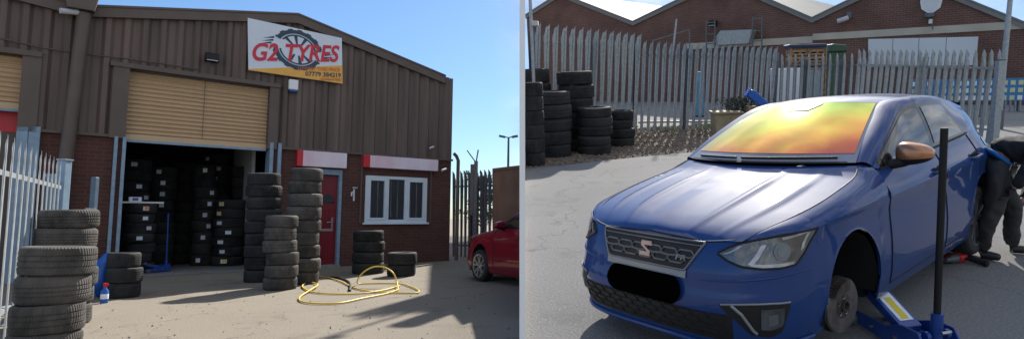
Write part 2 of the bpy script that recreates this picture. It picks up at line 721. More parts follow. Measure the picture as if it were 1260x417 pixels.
# ------------------------------------------------------------------ tyres
TR, TW = .31, .20


def tyre_profile(grooves, sq=0.):
    p = [(.195, -.075), (.215, -.092), (.25, -.099), (.262, -.0975), (.264, -.1005), (.27, -.099), (.285, -.094 - sq * .004), (.299 + sq * .004, -.082 - sq * .006), (.3065, -.066 - sq * .008)]
    for a in grooves:
        p += [(.309, a - .008), (.309, a - .001), (.301, a + .001), (.301, a + .007), (.309, a + .009)]
    p += [(.309, .05), (.3065, .066 + sq * .008), (.299 + sq * .004, .082 + sq * .006), (.285, .094 + sq * .004), (.27, .099), (.264, .1005), (.262, .0975), (.25, .099), (.215, .092), (.195, .075), (.20, 0)]
    return p


TYRE_ME, TYRED_ME = [], []
for i_, (gr_, sq_, fr_, zf_) in enumerate((((-.043, -.012, .02), 0, 62, 55), ((-.05, -.022, .008, .036), 1, 84, 20), ((-.03, .018), .5, 46, 95), ((-.046, -.004, .034), 1, 70, -60), ((-.052, -.026, 0, .026), .2, 110, 8))):
    TYRE_ME.append(MB().lathe(tyre_profile(gr_, sq_), 56, close=True).mesh('tyre', tyremat('tyre_rubber', (.020, .020, .021), (.046, .044, .042), fr_, zf_), 32))
    TYRED_ME.append(MB().lathe(tyre_profile(gr_, sq_), 56, close=True).mesh('dusty_tyre', tyremat('dusty_tyre_rubber', (.052, .049, .046), (.112, .102, .092), fr_, zf_), 32))
ORD = ['bottom', 'second', 'third', 'fourth', 'fifth', 'sixth', 'seventh', 'eighth', 'ninth', 'tenth', 'eleventh']


def label_mesh(kind):
    mb = MB()
    for a0, a1, z0, z1, m in (((-.19, .19, -.04, .04, 0), (-.1, .16, -.026, .03, kind)) if kind else ((-.17, .19, -.035, .038, 0),)):
        rr = .3125 + (.0012 if m else 0)
        mb.grid(lambda u, v: (rr * math.cos(lerp(a0, a1, u)), rr * math.sin(lerp(a0, a1, u)), lerp(z0, z1, v)), 5, 1, m)
    return mb.mesh('tyre_label', [M_LABEL, M_ORANGE, M_YELLOWL])


LABELS = [label_mesh(0), label_mesh(1), label_mesh(2)]


def tyre_stack(M, c, r, t, n, where, group, me=None, jitter=.028, lab=None, labels=None, names=None, skip=()):
    """n tyres lying on each other at c (in frame M); where completes the label."""
    rn = random.Random(int(c[0] * 1000 + c[1] * 77))
    for i in range(n):
        if i in skip:
            continue
        o = bpy.data.objects.new('tyre', rn.choice(me or TYRE_ME))
        COL.objects.link(o)
        dx, dy = rn.uniform(-jitter, jitter), rn.uniform(-jitter, jitter)
        f = 1 + rn.uniform(-.05, .04)
        L = T(c[0] + dx, c[1] + dy, c[2] + t * (i + .5)) @ Euler((rn.uniform(-.022, .022), rn.uniform(-.022, .022), rn.uniform(0, 6.28))).to_matrix().to_4x4() \
            @ Matrix.Diagonal((r / TR * f, r / TR * f, t / TW * .995, 1))
        mw = M @ L
        o.matrix_world = mw
        nm = 'topmost' if i == n - 1 and n > 1 else ORD[i]
        s = '%s tyre %s' % (nm, where) if nm in ('topmost', 'bottom') else '%s tyre from the bottom %s' % (nm, where)
        tag(o, s, 'tyre', group)
        if labels is not None and rn.random() < .76:
            lb = bpy.data.objects.new('tyre_label', LABELS[rn.choice(labels)])
            COL.objects.link(lb)
            lb.parent = o
            ang = lab + rn.uniform(-.5, .5)
            want = M @ T(c[0] + dx, c[1] + dy, c[2] + t * (i + .5)) @ Matrix.Rotation(ang, 4, 'Z') @ Matrix.Diagonal((r / TR * f, r / TR * f, t / TW, 1))
            lb.matrix_world = want
            lb.matrix_parent_inverse = mw.inverted()
            lb.matrix_basis = want


def left_stack(x, yb, yt, w, n, where, group, **k):
    p = LG(x, yb)
    Y = p.y
    ct = Y / math.hypot(p.x, p.y)
    r = w * Y * ct / (2 * F)
    t = (yb - yt) * Y / F / n
    out = Vector((p.x, p.y, 0)).normalized()
    tyre_stack(Matrix.Identity(4), p + out * r, r, t, n, where, group, **k)
    return p + out * r, r, t


def right_stack(x, yb, yt, w, n, where, group, **k):
    p = YG(x, yb)
    Y = p.y
    ct = Y / math.hypot(p.x, p.y)
    r = w * Y * ct / (2 * F)
    t = (yb - yt) * Y / F / n
    out = Vector((p.x, p.y, 0)).normalized()
    tyre_stack(YM, p + out * r, r, t, n, where, group, **k)
    return p + out * r, r, t


# ------------------------------------------------------------------ text helper
def text_mb(s, size, font_shear=0., bold=0., depth=.004, align='CENTER'):
    cu = bpy.data.curves.new('lettering', 'FONT')
    cu.body = s
    cu.size = size
    cu.shear = font_shear
    cu.offset = bold
    cu.extrude = depth
    cu.align_x = align
    cu.align_y = 'CENTER'
    cu.resolution_u = 4
    o = bpy.data.objects.new('lettering_tmp', cu)
    COL.objects.link(o)
    dg = bpy.context.evaluated_depsgraph_get()
    me = bpy.data.meshes.new_from_object(o.evaluated_get(dg))
    vs = [v.co.copy() for v in me.vertices]
    fs = [tuple(p.vertices) for p in me.polygons]
    bpy.data.objects.remove(o)
    bpy.data.meshes.remove(me)
    return vs, fs


def text_into(mb, s, width, height, origin, xdir, ydir, zdir, shear=0., bold=0., depth=.003, m=None):
    vs, fs = text_mb(s, 1., shear, bold, .01)
    x0, x1 = min(v.x for v in vs), max(v.x for v in vs)
    y0, y1 = min(v.y for v in vs), max(v.y for v in vs)
    z1 = max(v.z for v in vs)
    o, xd, yd, zd = Vector(origin), Vector(xdir), Vector(ydir), Vector(zdir)
    out = []
    for v in vs:
        a = ((v.x - x0) / (x1 - x0) - .5) * width
        b = ((v.y - y0) / (y1 - y0) - .5) * height
        out.append(o + xd * a + yd * b + zd * (depth if v.z > 0 else 0))
    mb.add(out, fs, m)

# ================================================================== LEFT: the tyre workshop
def fbox(mb, x0, y0, x1, y1, front, back, m=None):            # a box on the wall between two pixels, from 'front' m proud to 'back' m inside
    a, b = fx(x0, y0), fx(x1, y1)
    mb.span((min(a[0], b[0]), -front, min(a[1], b[1])), (max(a[0], b[0]), back, max(a[1], b[1])), m)


def fquad(mb, pts, front, back, m=None):                      # polygon of pixels on the wall, given thickness
    poly = [fx(*p) for p in pts]
    mb.prism(poly, 1, -front, back, m)


# ---- heights and positions along the wall
Z_CLB = sum(fx(x, y)[1] for x, y in ((60, 161), (140, 168), (447, 190), (540, 193))) / 4      # bottom of the cladding
ROOF = [fx(-90, -40), fx(100, 10), fx(365, 20), fx(541, 93)]
XR = fx(553, 300)[0]                                           # right corner
XL = ROOF[0][0]
ZS0 = (fx(157, 84)[1] + fx(328, 109)[1]) / 2                   # shutter opening head
XO0, XO1 = fx(154, 170)[0], fx(328, 181)[0]                    # opening sides
XP0, XP1 = fx(135, 250)[0], fx(150, 250)[0]
XD0, XD1 = fx(389, 270)[0], fx(419, 270)[0]                    # office door
ZD1 = fx(405, 208)[1]
XW0, XW1 = fx(449, 240)[0], fx(525, 240)[0]                    # office window
ZW0, ZW1 = fx(490, 273)[1], fx(485, 217)[1]
XS1 = fx(26, 100)[0]                                           # neighbour's shutter, right side
XS0 = XL + .3
ZS2 = fx(15, 67)[1]


def roofz(x):
    return interp(x, ROOF)


bld = thing('tyre_workshop', 'long brown clad workshop over red brick with a low gable roof and open shutter', 'workshop', FM)

# cladding with trapezoid ribs
pitch = .30
mb = MB()
xs = []
x = XL
while x < XR:
    for a, d in ((0, 0), (.055, -.055), (.135, -.055), (.19, 0)):
        if x + a < XR:
            xs.append((x + a, d))
    x += pitch
xs.append((XR, 0))


def zbot(x):
    if XO0 - .02 < x < XO1 + .02:
        return ZS0 + .02
    if XS0 < x < XS1 + .02:
        return ZS2 + .02
    return Z_CLB


brk = [XO0 - .021, XO0 - .019, XO1 + .019, XO1 + .021, XS1 + .019, XS1 + .021, ROOF[1][0], ROOF[2][0]]


def depth_at(x):
    return interp(x, xs)


allx = sorted(set([a for a, _ in xs] + brk))
for a, b in zip(allx, allx[1:]):
    mid = (a + b) / 2
    zb = zbot(mid)
    da, db = depth_at(a), depth_at(b)
    mb.add([(a, da - .01, zb), (b, db - .01, zb), (b, db - .01, roofz(b) - .02), (a, da - .01, roofz(a) - .02)], [(0, 1, 2, 3)])
mb.build('cladding', M_CLAD, bld, smooth=None)

# backing behind the cladding so no light leaks
mb = MB()
for a, b in ((XL, XS0), (XS1, XO0), (XO1, XR)):
    n = 6
    for i in range(n):
        p, q = lerp(a, b, i / n), lerp(a, b, (i + 1) / n)
        mb.prism([(p, Z_CLB), (q, Z_CLB), (q, roofz(q) - .1), (p, roofz(p) - .1)], 1, .06, .12)
for a, b, z in ((XS0, XS1, ZS2), (XO0, XO1, ZS0)):
    n = 6
    for i in range(n):
        p, q = lerp(a, b, i / n), lerp(a, b, (i + 1) / n)
        mb.prism([(p, z), (q, z), (q, roofz(q) - .1), (p, roofz(p) - .1)], 1, .06, .12)
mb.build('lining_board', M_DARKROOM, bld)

# brick below
mb = MB()


def wallpatch(x0, x1, z0, z1):
    mb.span((x0, 0, z0), (x1, .23, z1))


wallpatch(XS1 + .1, XP0, 0, Z_CLB)
wallpatch(XO1 + .28, XD0, 0, Z_CLB)
wallpatch(XD0, XD1, ZD1, Z_CLB)
wallpatch(XD1, XW0, 0, Z_CLB)
wallpatch(XW0, XW1, 0, ZW0)
wallpatch(XW0, XW1, ZW1, Z_CLB)
wallpatch(XW1, XR, 0, Z_CLB)
mb.span((XR - .23, .23, 0), (XR, 15, Z_CLB))
mb.build('brick_wall', M_BRICKL, bld)
mb = MB()
mb.span((XR - .12, .12, Z_CLB), (XR - .02, 15, ROOF[3][1] - .06))
mb.span((XL, 14.9, 0), (XR, 15, ROOF[3][1] - .1))
mb.build('side_cladding', M_CLAD, bld)

# drip flashing under the cladding
mb = MB()
for a, b in ((XS1 + .1, XP0 - .02), (XO1 + .3, XR + .02)):
    mb = MB()
    mb.span((a, -.075, Z_CLB - .035), (b, -.002, Z_CLB + .02))
    mb.build('drip_flashing', M_TRIM, bld)
# verge trim along the roof line
mb = MB()
for (a, za), (b, zb) in zip(ROOF, ROOF[1:]):
    b2 = b + (.12 if b == ROOF[3][0] else 0)
    zb2 = zb + (zb - za) / (b - a) * (b2 - b)
    mb.prism([(a, za - .20), (b2, zb2 - .20), (b2, zb2 + .03), (a, za + .03)], 1, -.14, -.07)
    mb.prism([(a, za + .0), (b2, zb2 + .0), (b2, zb2 + .045), (a, za + .045)], 1, -.16, .3)
mb.build('verge_trim', M_TRIM, bld)
# roof sheets
mb = MB()
for (a, za), (b, zb) in zip(ROOF, ROOF[1:]):
    mb.prism([(a, za - .08), (b, zb - .08), (b, zb - .01), (a, za - .01)], 1, .3, 15)
mb.build('roof', M_ROOFR, bld)

# shutter frames (wide flashings), neighbour bay
mb = MB()
wj = XO0 - fx(137, 120)[0]
mb.span((XO0 - wj, -.10, Z_CLB - .05), (XO0, .30, ZS0 + .10))
mb.span((XO1, -.10, Z_CLB - .05), (XO1 + wj * .75, .30, ZS0 + .06))
mb.span((XO0 - wj - .05, -.13, ZS0 + .02), (XO1 + wj * .8, -.02, ZS0 + .11))
mb.span((XS1, -.10, Z_CLB - .05), (XS1 + wj, .30, ZS2 + .1))
mb.span((XL, -.13, ZS2 + .0), (XS1 + wj, -.02, ZS2 + .1))
mb.build('shutter_surround', M_TRIM, bld)


def shutter(x0, x1, z0, z1, name):
    m_ = MB()
    n = int((z1 - z0) / .095)
    prof = []
    for i in range(n):
        zz = z0 + .12 + (z1 - z0 - .12) * i / n
        h = (z1 - z0 - .12) / n
        for k in range(6):
            prof.append((.0 - .042 * math.sin(math.pi * min(1, k / 4.6)), zz + h * k / 6))
    prof.append((0, z1))
    m_.rows([[Vector((x0, .12 + d, z)) for d, z in prof], [Vector((x1, .12 + d, z)) for d, z in prof]])
    m_.span((x0, .06, z0), (x1, .13, z0 + .115))
    o = m_.build(name, M_SHUT, bld, smooth=30)
    m2 = MB()
    m2.span((x0, .05, z0 - .05), (x1, .14, z0 - .002))
    m2.build('bottom_rail', M_STEELB, o)
    return o


ZSB = (fx(153, 172)[1] + fx(327, 181)[1]) / 2
shutter(XO0, XO1, ZSB, ZS0 + .02, 'roller_shutter')
shutter(XS0, XS1, fx(15, 133)[1], ZS2 + .02, 'roller_shutter')
mb = MB()
mb.span((XS0, .3, fx(10, 160)[1]), (XS1, .36, fx(15, 133)[1]))
mb.build('red_door_panel', M_RED, bld)
mb = MB()
mb.span((XS0, .31, 0), (XS1, .37, fx(10, 160)[1] - .003))
mb.build('dark_door_panel', M_TRIM, bld)
mb = MB()
xm = fx(251, 140)[0]
mb.span((xm - .004, .070, ZSB), (xm + .004, .085, ZS0))
mb.build('shutter_seam', M_TRIM, bld)

# guard posts of the opening: two pale blue channels with brick between
for xa, xb, zt in ((XP0 - .0, XO0 + .02, Z_CLB), (XO1 + .05, XO1 + .30, Z_CLB + .12)):
    w3 = (xb - xa) / 3.2
    m1 = MB()
    m1.span((xa, -.11, 0), (xa + w3, .30, zt - .02))
    m1.span((xb - w3, -.11, 0), (xb, .30, zt - .02))
    m1.build('door_post', M_STEELB, bld, bevel=.008)
    m1 = MB()
    m1.span((xa + w3, -.03, 0), (xb - w3, .23, zt - .03))
    m1.build('post_brickwork', M_BRICKL, bld)
mb = MB()
for p in (30, 45):
    xx = fx(p, 160)[0]
    mb.span((xx - .1, -.10, 0), (xx + .06, .2, fx(p, 156)[1]))
mb.build('door_post', M_STEELB, bld, bevel=.008)

# workshop interior
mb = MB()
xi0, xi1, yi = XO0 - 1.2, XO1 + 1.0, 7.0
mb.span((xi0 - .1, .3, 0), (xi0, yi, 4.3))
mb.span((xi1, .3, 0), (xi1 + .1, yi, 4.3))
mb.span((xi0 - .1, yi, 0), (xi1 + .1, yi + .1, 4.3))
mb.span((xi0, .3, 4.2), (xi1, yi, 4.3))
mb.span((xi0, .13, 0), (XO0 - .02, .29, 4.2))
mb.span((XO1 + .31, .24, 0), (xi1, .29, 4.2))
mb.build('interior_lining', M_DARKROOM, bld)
mb = MB()
mb.span((XO1 - .05, 1.2, 1.0), (XO1 + .02, 3.6, 3.2))
mb.build('whitewashed_pier', M_ROOMWHITE, bld)
mb = MB()
mb.span((xi0, .0, .004), (xi1, yi, .03))
mb.build('workshop_floor', M_GROUNDR, bld)

# office door
dr = MB()
dr.span((XD0 + .07, .10, .06), (XD1 - .07, .15, ZD1 - .14))
door = dr.build('door', M_DOOR, bld, bevel=.004)
mb = MB()
xc = (XD0 + XD1) / 2
dw = (XD1 - XD0 - .14)
for z0, z1 in ((.22, .80), (.98, 1.42)):
    for sx in (-1, 1):
        cx = xc + sx * dw * .23
        for a, b, c, d in ((cx - dw * .16, z0, cx + dw * .16, z0 + .02), (cx - dw * .16, z1 - .02, cx + dw * .16, z1), (cx - dw * .16, z0, cx - dw * .16 + .02, z1), (cx + dw * .16 - .02, z0, cx + dw * .16, z1)):
            mb.span((a, .088, b), (c, .101, d))
mb.build('door_moulding', M_DOOR, door)
mb = MB()
arc = [(xc + dw * .34 * math.cos(a), 1.58 + .24 * math.sin(a)) for a in [math.pi * i / 12 for i in range(13)]]
mb.prism(arc, 1, .092, .101)
mb.build('fanlight', M_GLASSD, door)
mb = MB()
mb.span((xc - .14, .09, .88), (xc + .14, .10, .94))
mb.build('letterbox', M_METAL, door, bevel=.004)
mb = MB()
hx = XD1 - .17
mb.span((hx - .025, .088, .95), (hx + .025, .101, 1.22))
mb.tube([(hx, .09, 1.12), (hx, .04, 1.12), (hx - .03, .03, 1.115), (hx - .14, .03, 1.10)], .012, 6)
mb.build('handle', M_METAL, door, smooth=40)
mb = MB()
for a, b in ((XD0, XD0 + .07), (XD1 - .07, XD1)):
    mb.span((a, -.02, 0), (b, .16, ZD1))
mb.span((XD0 + .07, -.02, ZD1 - .13), (XD1 - .07, .16, ZD1))
mb.build('door_frame', M_STEELB, bld, bevel=.005)
mb = MB()
mb.span((XD0, -.10, 0), (XD1, .09, .06))
mb.build('door_step', M_CONC, bld)

# office window
mb = MB()
fw = .075
mb.span((XW0, -.03, ZW0), (XW0 + fw, .08, ZW1))
mb.span((XW1 - fw, -.03, ZW0), (XW1, .08, ZW1))
mb.span((XW0 + fw, -.03, ZW0), (XW1 - fw, .08, ZW0 + fw))
mb.span((XW0 + fw, -.03, ZW1 - fw), (XW1 - fw, .08, ZW1))
mx1, mx2 = lerp(XW0, XW1, .345), lerp(XW0, XW1, .645)
for q in (mx1, mx2):
    mb.span((q - .04, -.025, ZW0 + fw), (q + .04, .08, ZW1 - fw))
for a, b in ((XW0 + fw, mx1 - .04), (mx2 + .04, XW1 - fw)):      # opening lights: an inner sash
    mb.span((a, -.045, ZW0 + fw), (a + .05, .05, ZW1 - fw))
    mb.span((b - .05, -.045, ZW0 + fw), (b, .05, ZW1 - fw))
    mb.span((a + .05, -.045, ZW0 + fw), (b - .05, .05, ZW0 + fw + .05))
    mb.span((a + .05, -.045, ZW1 - fw - .05), (b - .05, .05, ZW1 - fw))
win = mb.build('window', M_UPVC, bld, bevel=.006)
mb = MB()
mb.span((XW0 + fw, .02, ZW0 + fw), (XW1 - fw, .028, ZW1 - fw))
mb.build('pane', M_GLASSD, win)
mb = MB()
mb.span((XW0 - .05, -.09, ZW0 - .05), (XW1 + .05, .0, ZW0 - .003))
mb.build('sill', M_UPVC, win, bevel=.006)
mb = MB()
for q in range(26):                                             # vertical blind slats seen at the glass
    a = lerp(XW0 + fw, XW1 - fw, (q + .15) / 26)
    if q % 3 == 1:
        mb.span((a, .012, ZW0 + fw + .06), (a + .03, .019, ZW1 - fw))
mb.build('blind', M_BLIND, win)
mb = MB()
for xx in (XW0 - .14, XW1 + .08):
    mb = MB()
    mb.span((xx, -.05, ZW0 - .02), (xx + .045, .0, Z_CLB - .05))
    mb.build('shutter_guide', M_TRIM, bld)

# downpipe and hopper in the valley
mb = MB()
pa, pb = fx(103, 22, .22), fx(80, 205, .22)
mb.tube([(pa[0], -.22, pa[1] + .1), (pa[0], -.22, pa[1]), (pb[0], -.22, pb[1]), (pb[0] - .10, -.22, 0.02)], .115, 14)
pipe = mb.build('downpipe', M_TRIM, bld, smooth=40)
mb = MB()
h0 = fx(100, 10)
mb.prism([(h0[0] - .20, h0[1] - .12), (h0[0] + .20, h0[1] - .12), (h0[0] + .26, h0[1] + .2), (h0[0] - .26, h0[1] + .2)], 1, -.42, -.165)
mb.build('hopper', M_TRIM, pipe)
mb = MB()
e0 = fx(546, 190)
mb.tube([(XR + .02, -.12, e0[1] + .05), (XR + .10, -.12, e0[1] - .02), (XR + .16, -.12, e0[1] - .15), (XR + .16, -.12, .02)], .05, 10)
mb.build('downpipe', M_TRIM, bld, smooth=40)
# conduit cable along the cladding
mb = MB()
ca = [(0, 48), (55, 60), (95, 66), (150, 72), (200, 79), (243, 86)]
mb.tube([(fx(*p)[0], -.075, fx(*p)[1]) for p in ca], .014, 6)
mb.build('cable', M_TRIM, bld)


def wall_thing(name, label, cat, px_, py_, group=None):         # root on the wall; parts drawn in wall coordinates
    a = fx(px_, py_)
    t = thing(name, label, cat, FM @ T(a[0], 0, a[1]), group)
    return t, T(-a[0], 0, -a[1])


# main signboard
sg, ST = wall_thing('shop_sign', 'white and amber tyre shop signboard with red lettering under the gable', 'sign', 362, 95)
c4 = [fx(303, 24), fx(418, 48.5), fx(419, 104), fx(304, 87.5)]
mb = MB(ST)
mb.prism(c4, 1, -.16, -.12)
board = mb.build('board', M_SIGNW, sg)


def bil(u, v, off=.16):                                         # u to the right, v up, on the board
    a, b, c, d = [Vector((p[0], 0, p[1])) for p in c4]
    p = (d * (1 - u) + c * u) * (1 - v) + (a * (1 - u) + b * u) * v
    return Vector((p.x, -off, p.z))


def onboard(poly, off, thick=.004):
    n = len(poly)
    return [bil(u, v, off) for u, v in poly] + [bil(u, v, off - thick) for u, v in poly], \
        [tuple(range(n)), tuple(range(n, 2 * n))[::-1]] + [(i, (i + 1) % n, n + (i + 1) % n, n + i) for i in range(n)]


mb = MB(ST)
mb.add(*onboard([(.0, .0), (1, 0), (1, .40), (.0, .02)][0:4], .1635, .003))
mb.build('amber_band', M_SIGNY, sg)
mb = MB(ST)
ASP = 2.15                                                      # board width / height
cu_, cv_ = .505, .56
ru = .27


def ringp(r, a):
    return (cu_ + r * math.cos(a), cv_ + r * math.sin(a) * ASP * .72)


rot0 = .12
for i in range(64):                                              # outer tyre with a toothed edge
    a0, a1 = 2 * math.pi * i / 64, 2 * math.pi * (i + 1) / 64
    ro = ru if (i // 2) % 2 else ru * .955
    if (math.sin((a0 + a1) / 2) + .22 * math.cos((a0 + a1) / 2)) ** 2 < .10:
        continue
    mb.add(*onboard([ringp(ru * .77, a0), ringp(ru * .77, a1), ringp(ro, a1), ringp(ro, a0)], .1655, .002))
for i in range(64):
    a0, a1 = 2 * math.pi * i / 64, 2 * math.pi * (i + 1) / 64
    if (math.sin((a0 + a1) / 2) + .22 * math.cos((a0 + a1) / 2)) ** 2 < .12:
        continue
    mb.add(*onboard([ringp(ru * .66, a0), ringp(ru * .66, a1), ringp(ru * .73, a1), ringp(ru * .73, a0)], .1655, .002))
for i in range(10):                                              # spokes
    a = 2 * math.pi * (i + .5) / 10 + rot0
    if abs(math.sin(a)) < .45:
        continue
    d = .10
    mb.add(*onboard([ringp(ru * .28, a - d * 1.2), ringp(ru * .28, a + d * 1.2), ringp(ru * .67, a + d), ringp(ru * .67, a - d)], .1655, .002))
for k, (u0, u1, v) in enumerate(((.14, .26, .67), (.13, .25, .61), (.11, .23, .55), (.80, .92, .55), (.79, .91, .49), (.78, .88, .43))):
    s_ = 1
    th = .012
    if k < 3:
        mb.add(*onboard([(u0, v + .0), (u1, v + .06 - th * 1.6), (u1, v + .06 + th * 1.6)], .1655, .002))
    else:
        mb.add(*onboard([(u0, v - .0 - th * 1.6), (u1, v + .055), (u0, v + th * 1.6)], .1655, .002))
mb.build('wheel_emblem', M_SIGNN, sg)


def board_text(s, u, v, wu, hv, name, mat, shear, bold, tilt, depth_off=.168):
    m_ = MB(ST)
    c = bil(u, v, depth_off)
    ux = (bil(u + .01, v + tilt * .01, depth_off) - c)
    full = (bil(u + wu / 2, v + tilt * wu / 2, depth_off) - bil(u - wu / 2, v - tilt * wu / 2, depth_off)).length
    hh = (bil(u, v + hv / 2, depth_off) - bil(u, v - hv / 2, depth_off)).length
    text_into(m_, s, full, hh, c, ux.normalized(), (bil(u, v + .01, depth_off) - c).normalized(), (0, -1, 0), shear, bold, .003)
    return m_.build(name, mat, sg)


board_text('G2 TYRES', .505, .50, .93, .36, 'name_lettering', M_SIGNR, .22, .025, .30)
board_text('LOWEST TYRE PRICE', .735, .235, .47, .075, 'offer_lettering', M_SIGNO, .12, .012, .24)
board_text('07779 384219', .78, .135, .40, .095, 'phone_lettering', M_SIGNN, .0, .02, .20)
board_text('GUARANTEED', .865, .035 + .02, .24, .055, 'small_lettering', M_SIGNO, .1, .01, .18)

# fascia boards over door and window
for (x0, y0, x1, y1, xr, lab) in ((364, 185, 424, 205.5, 371, 'narrower faded sign box with a red end above the crimson door'), (445, 191, 536, 208, 453, 'wider faded sign box with a red end above the office window')):
    t, tt = wall_thing('fascia_sign', lab, 'sign', (x0 + x1) / 2, y1, 'faded sign boxes on the office front')
    a, b, r_ = fx(x0, y0), fx(x1, y1), fx(xr, y0)
    za = (fx(x0, y0)[1] + fx(x1, y0 + (x1 - x0) * .06)[1]) / 2
    zb = (fx(x0, y1)[1] + fx(x1, y1)[1]) / 2
    m_ = MB(tt)
    m_.span((r_[0], -.16, zb), (b[0], -.001, za))
    m_.build('panel', M_PINKBOARD, t, bevel=.006)
    m_ = MB(tt)
    m_.span((a[0], -.163, zb - .004), (r_[0], -.001, za + .004))
    m_.build('red_end', M_RED, t, bevel=.006)

# floodlight, alarm box, cameras, fittings
t, tt = wall_thing('floodlight', 'small black floodlight on the cladding above the roller shutter', 'floodlight', 259, 78)
a = fx(259, 73)
m_ = MB(tt)
m_.box((a[0], -.20, a[1]), (.26, .12, .19), (-.35, 0, 0))
m_.span((a[0] - .02, -.16, a[1] + .03), (a[0] + .02, -.001, a[1] + .07))
m_.build('housing', M_BLACK, t, bevel=.01)
m_ = MB(tt)
m_.box((a[0], -.262, a[1] - .022), (.21, .012, .13), (-.35, 0, 0))
m_.build('lens', M_ROOMWHITE, t)
t, tt = wall_thing('alarm_box', 'small white alarm box with a blue base below the signboard', 'alarm box', 359, 104)
a, b = fx(354, 98), fx(365, 112)
m_ = MB(tt)
m_.span((a[0], -.15, b[1]), (b[0], -.05, a[1]))
bx = m_.build('case', M_WHITE, t, bevel=.02)
m_ = MB(tt)
m_.span((a[0] + .02, -.14, b[1] - .05), (b[0] - .02, -.05, b[1] - .002))
m_.build('strobe', M_BLUED, t, bevel=.01)
for px_, py_, s_, lab in ((88, 18, 1., 'grey security camera under the eaves beside the rain hopper'), (526, 181, .55, 'tiny pale security camera near the right end of the cladding'), (541, 208, .6, 'small pale security camera beside the wider sign box')):
    t, tt = wall_thing('security_camera', lab, 'camera', px_, py_)
    a = fx(px_, py_)
    m_ = MB(tt)
    m_.tube([(a[0] - .16 * s_, -.34, a[1] - .05), (a[0] + .10 * s_, -.26, a[1])], .055 * s_, 10)
    m_.build('body', M_ROOMWHITE, t, smooth=40)
    m_ = MB(tt)
    m_.tube([(a[0] + .12 * s_, -.002, a[1] + .06), (a[0] + .12 * s_, -.25, a[1] + .02)], .02, 6)
    m_.build('bracket', M_TRIM, t)
t, tt = wall_thing('tap_fitting', 'small metal tap and pipe on the brick between the door and window', 'tap', 435, 245)
a = fx(435, 238)
m_ = MB(tt)
m_.tube([(a[0], -.03, a[1] + .14), (a[0], -.03, a[1] - .18)], .022, 8)
m_.tube([(a[0], -.03, a[1] + .05), (a[0] - .08, -.10, a[1] + .03), (a[0] - .08, -.10, a[1] - .06)], .02, 8)
m_.build('pipe', M_WHITE, t, smooth=40)
m_ = MB(tt)
m_.box((a[0] + .01, -.06, a[1] + .15), (.13, .05, .05))
m_.build('valve', M_METAL, t, bevel=.01)

# ---- tyre stacks of the left yard
I4 = Matrix.Identity(4)
g = 'worn tyres stacked in front of the workshop'
S1 = left_stack(58, 448, 308, 101, 4, 'in the nearest stack by the silver fence', g, me=TYRED_ME)
S2 = left_stack(74, 402, 260, 82, 6, 'in the second stack along the silver fence', g, me=TYRED_ME)
S3 = left_stack(148, 367, 312, 46, 3, 'in the low dark stack by the blue shutter post', g)
S5 = left_stack(320, 347, 213, 45, 9, 'in the tall stack at the shutter opening', g)
S6 = left_stack(371, 350, 207, 44, 9, 'in the tall stack next to the crimson door', g, me=TYRED_ME)
S7 = left_stack(344, 357, 266, 43, 6, 'in the shorter stack before two tall ones', g, me=TYRED_ME)
S8 = left_stack(453, 337, 284, 40, 4, 'in the stack below the office window', g)
S9 = left_stack(494, 340, 311, 36, 2, 'in the lowest pile below the office window', g)
g = 'labelled tyres stored inside the workshop'
XIN = 1 / 4.3


def in_stack(x, y_at, inset, wpx, n, z_top_px, where, **k):      # a stack inside, at a depth behind the front
    o = FMI @ CAM
    d = FMI.to_3x3() @ LR(x, 300)
    t = (inset - o.y) / d.y
    p = o + d * t
    Y = (FM @ Vector((p.x, p.y, 0))).y
    zt = (FMI @ (CAM + LR(x, z_top_px) * ((inset - o.y) / (FMI.to_3x3() @ LR(x, z_top_px)).y))).z
    th = math.atan((PX - x) / F)
    r = wpx * Y * math.cos(th) / (2 * F)
    tyre_stack(FM, (p.x, p.y, .031), r, (zt - .031) / n, n, where, g, **k)
    return p, r, zt


CL = math.atan2(*(lambda v: (v.y, v.x))((FMI.to_3x3() @ (CAM - FM @ Vector((3, 1, 0))))))
in_stack(160, 335, 2.2, 42, 10, 196, 'inside behind the shelf board stack', lab=CL + .5, labels=[0])
in_stack(226, 322, 3.4, 34, 10, 200, 'inside left of the middle column')
in_stack(262, 322, 3.2, 34, 11, 190, 'inside right of the middle column', lab=CL - .3, labels=[0])
in_stack(300, 322, 2.4, 36, 9, 205, 'inside by the whitewashed pier')
A1 = in_stack(171, 338, .9, 40, 7, 250, 'inside under the white shelf board', lab=CL + .55, labels=[0, 0, 1])
in_stack(197, 330, 2.6, 34, 9, 205, 'inside behind the small blue jack', lab=CL - .35, labels=[0])
in_stack(249, 325, 2.3, 30, 9, 203, 'inside in the workshop middle column', lab=CL + .2, labels=[0, 0])
in_stack(281, 325, 1.9, 40, 7, 245, 'inside in the broad yellow labelled stack', lab=CL - .5, labels=[0, 2, 2, 0])
in_stack(170, 330, 3.9, 44, 12 - 1, 192, 'inside at the dark back left')
in_stack(222, 325, 4.6, 30, 11, 200, 'inside at the dark back middle')
in_stack(300, 325, 3.6, 34, 8, 238, 'inside in the dark back right corner')

# white shelf board on the labelled stack, with two cartons
t = thing('shelf_board', 'thin white board lying on labelled tyres inside the workshop', 'board', FM @ T(A1[0].x, A1[0].y, A1[2] + .004))
MB().box((0, 0, .02), (.75, .4, .035)).build('plank', M_WHITE, t, bevel=.004)
for dx, lab in ((-.02, 'small white carton lying on the white board inside the workshop'),):
    t = thing('carton', lab, 'box', FM @ T(A1[0].x - .12, A1[0].y - .05, A1[2] + .042))
    MB().box((0, 0, .05), (.22, .16, .10)).build('carton_body', M_LABEL, t, bevel=.004)
    MB().box((0, -.082, .05), (.10, .003, .06)).build('carton_print', M_JACKB, t)


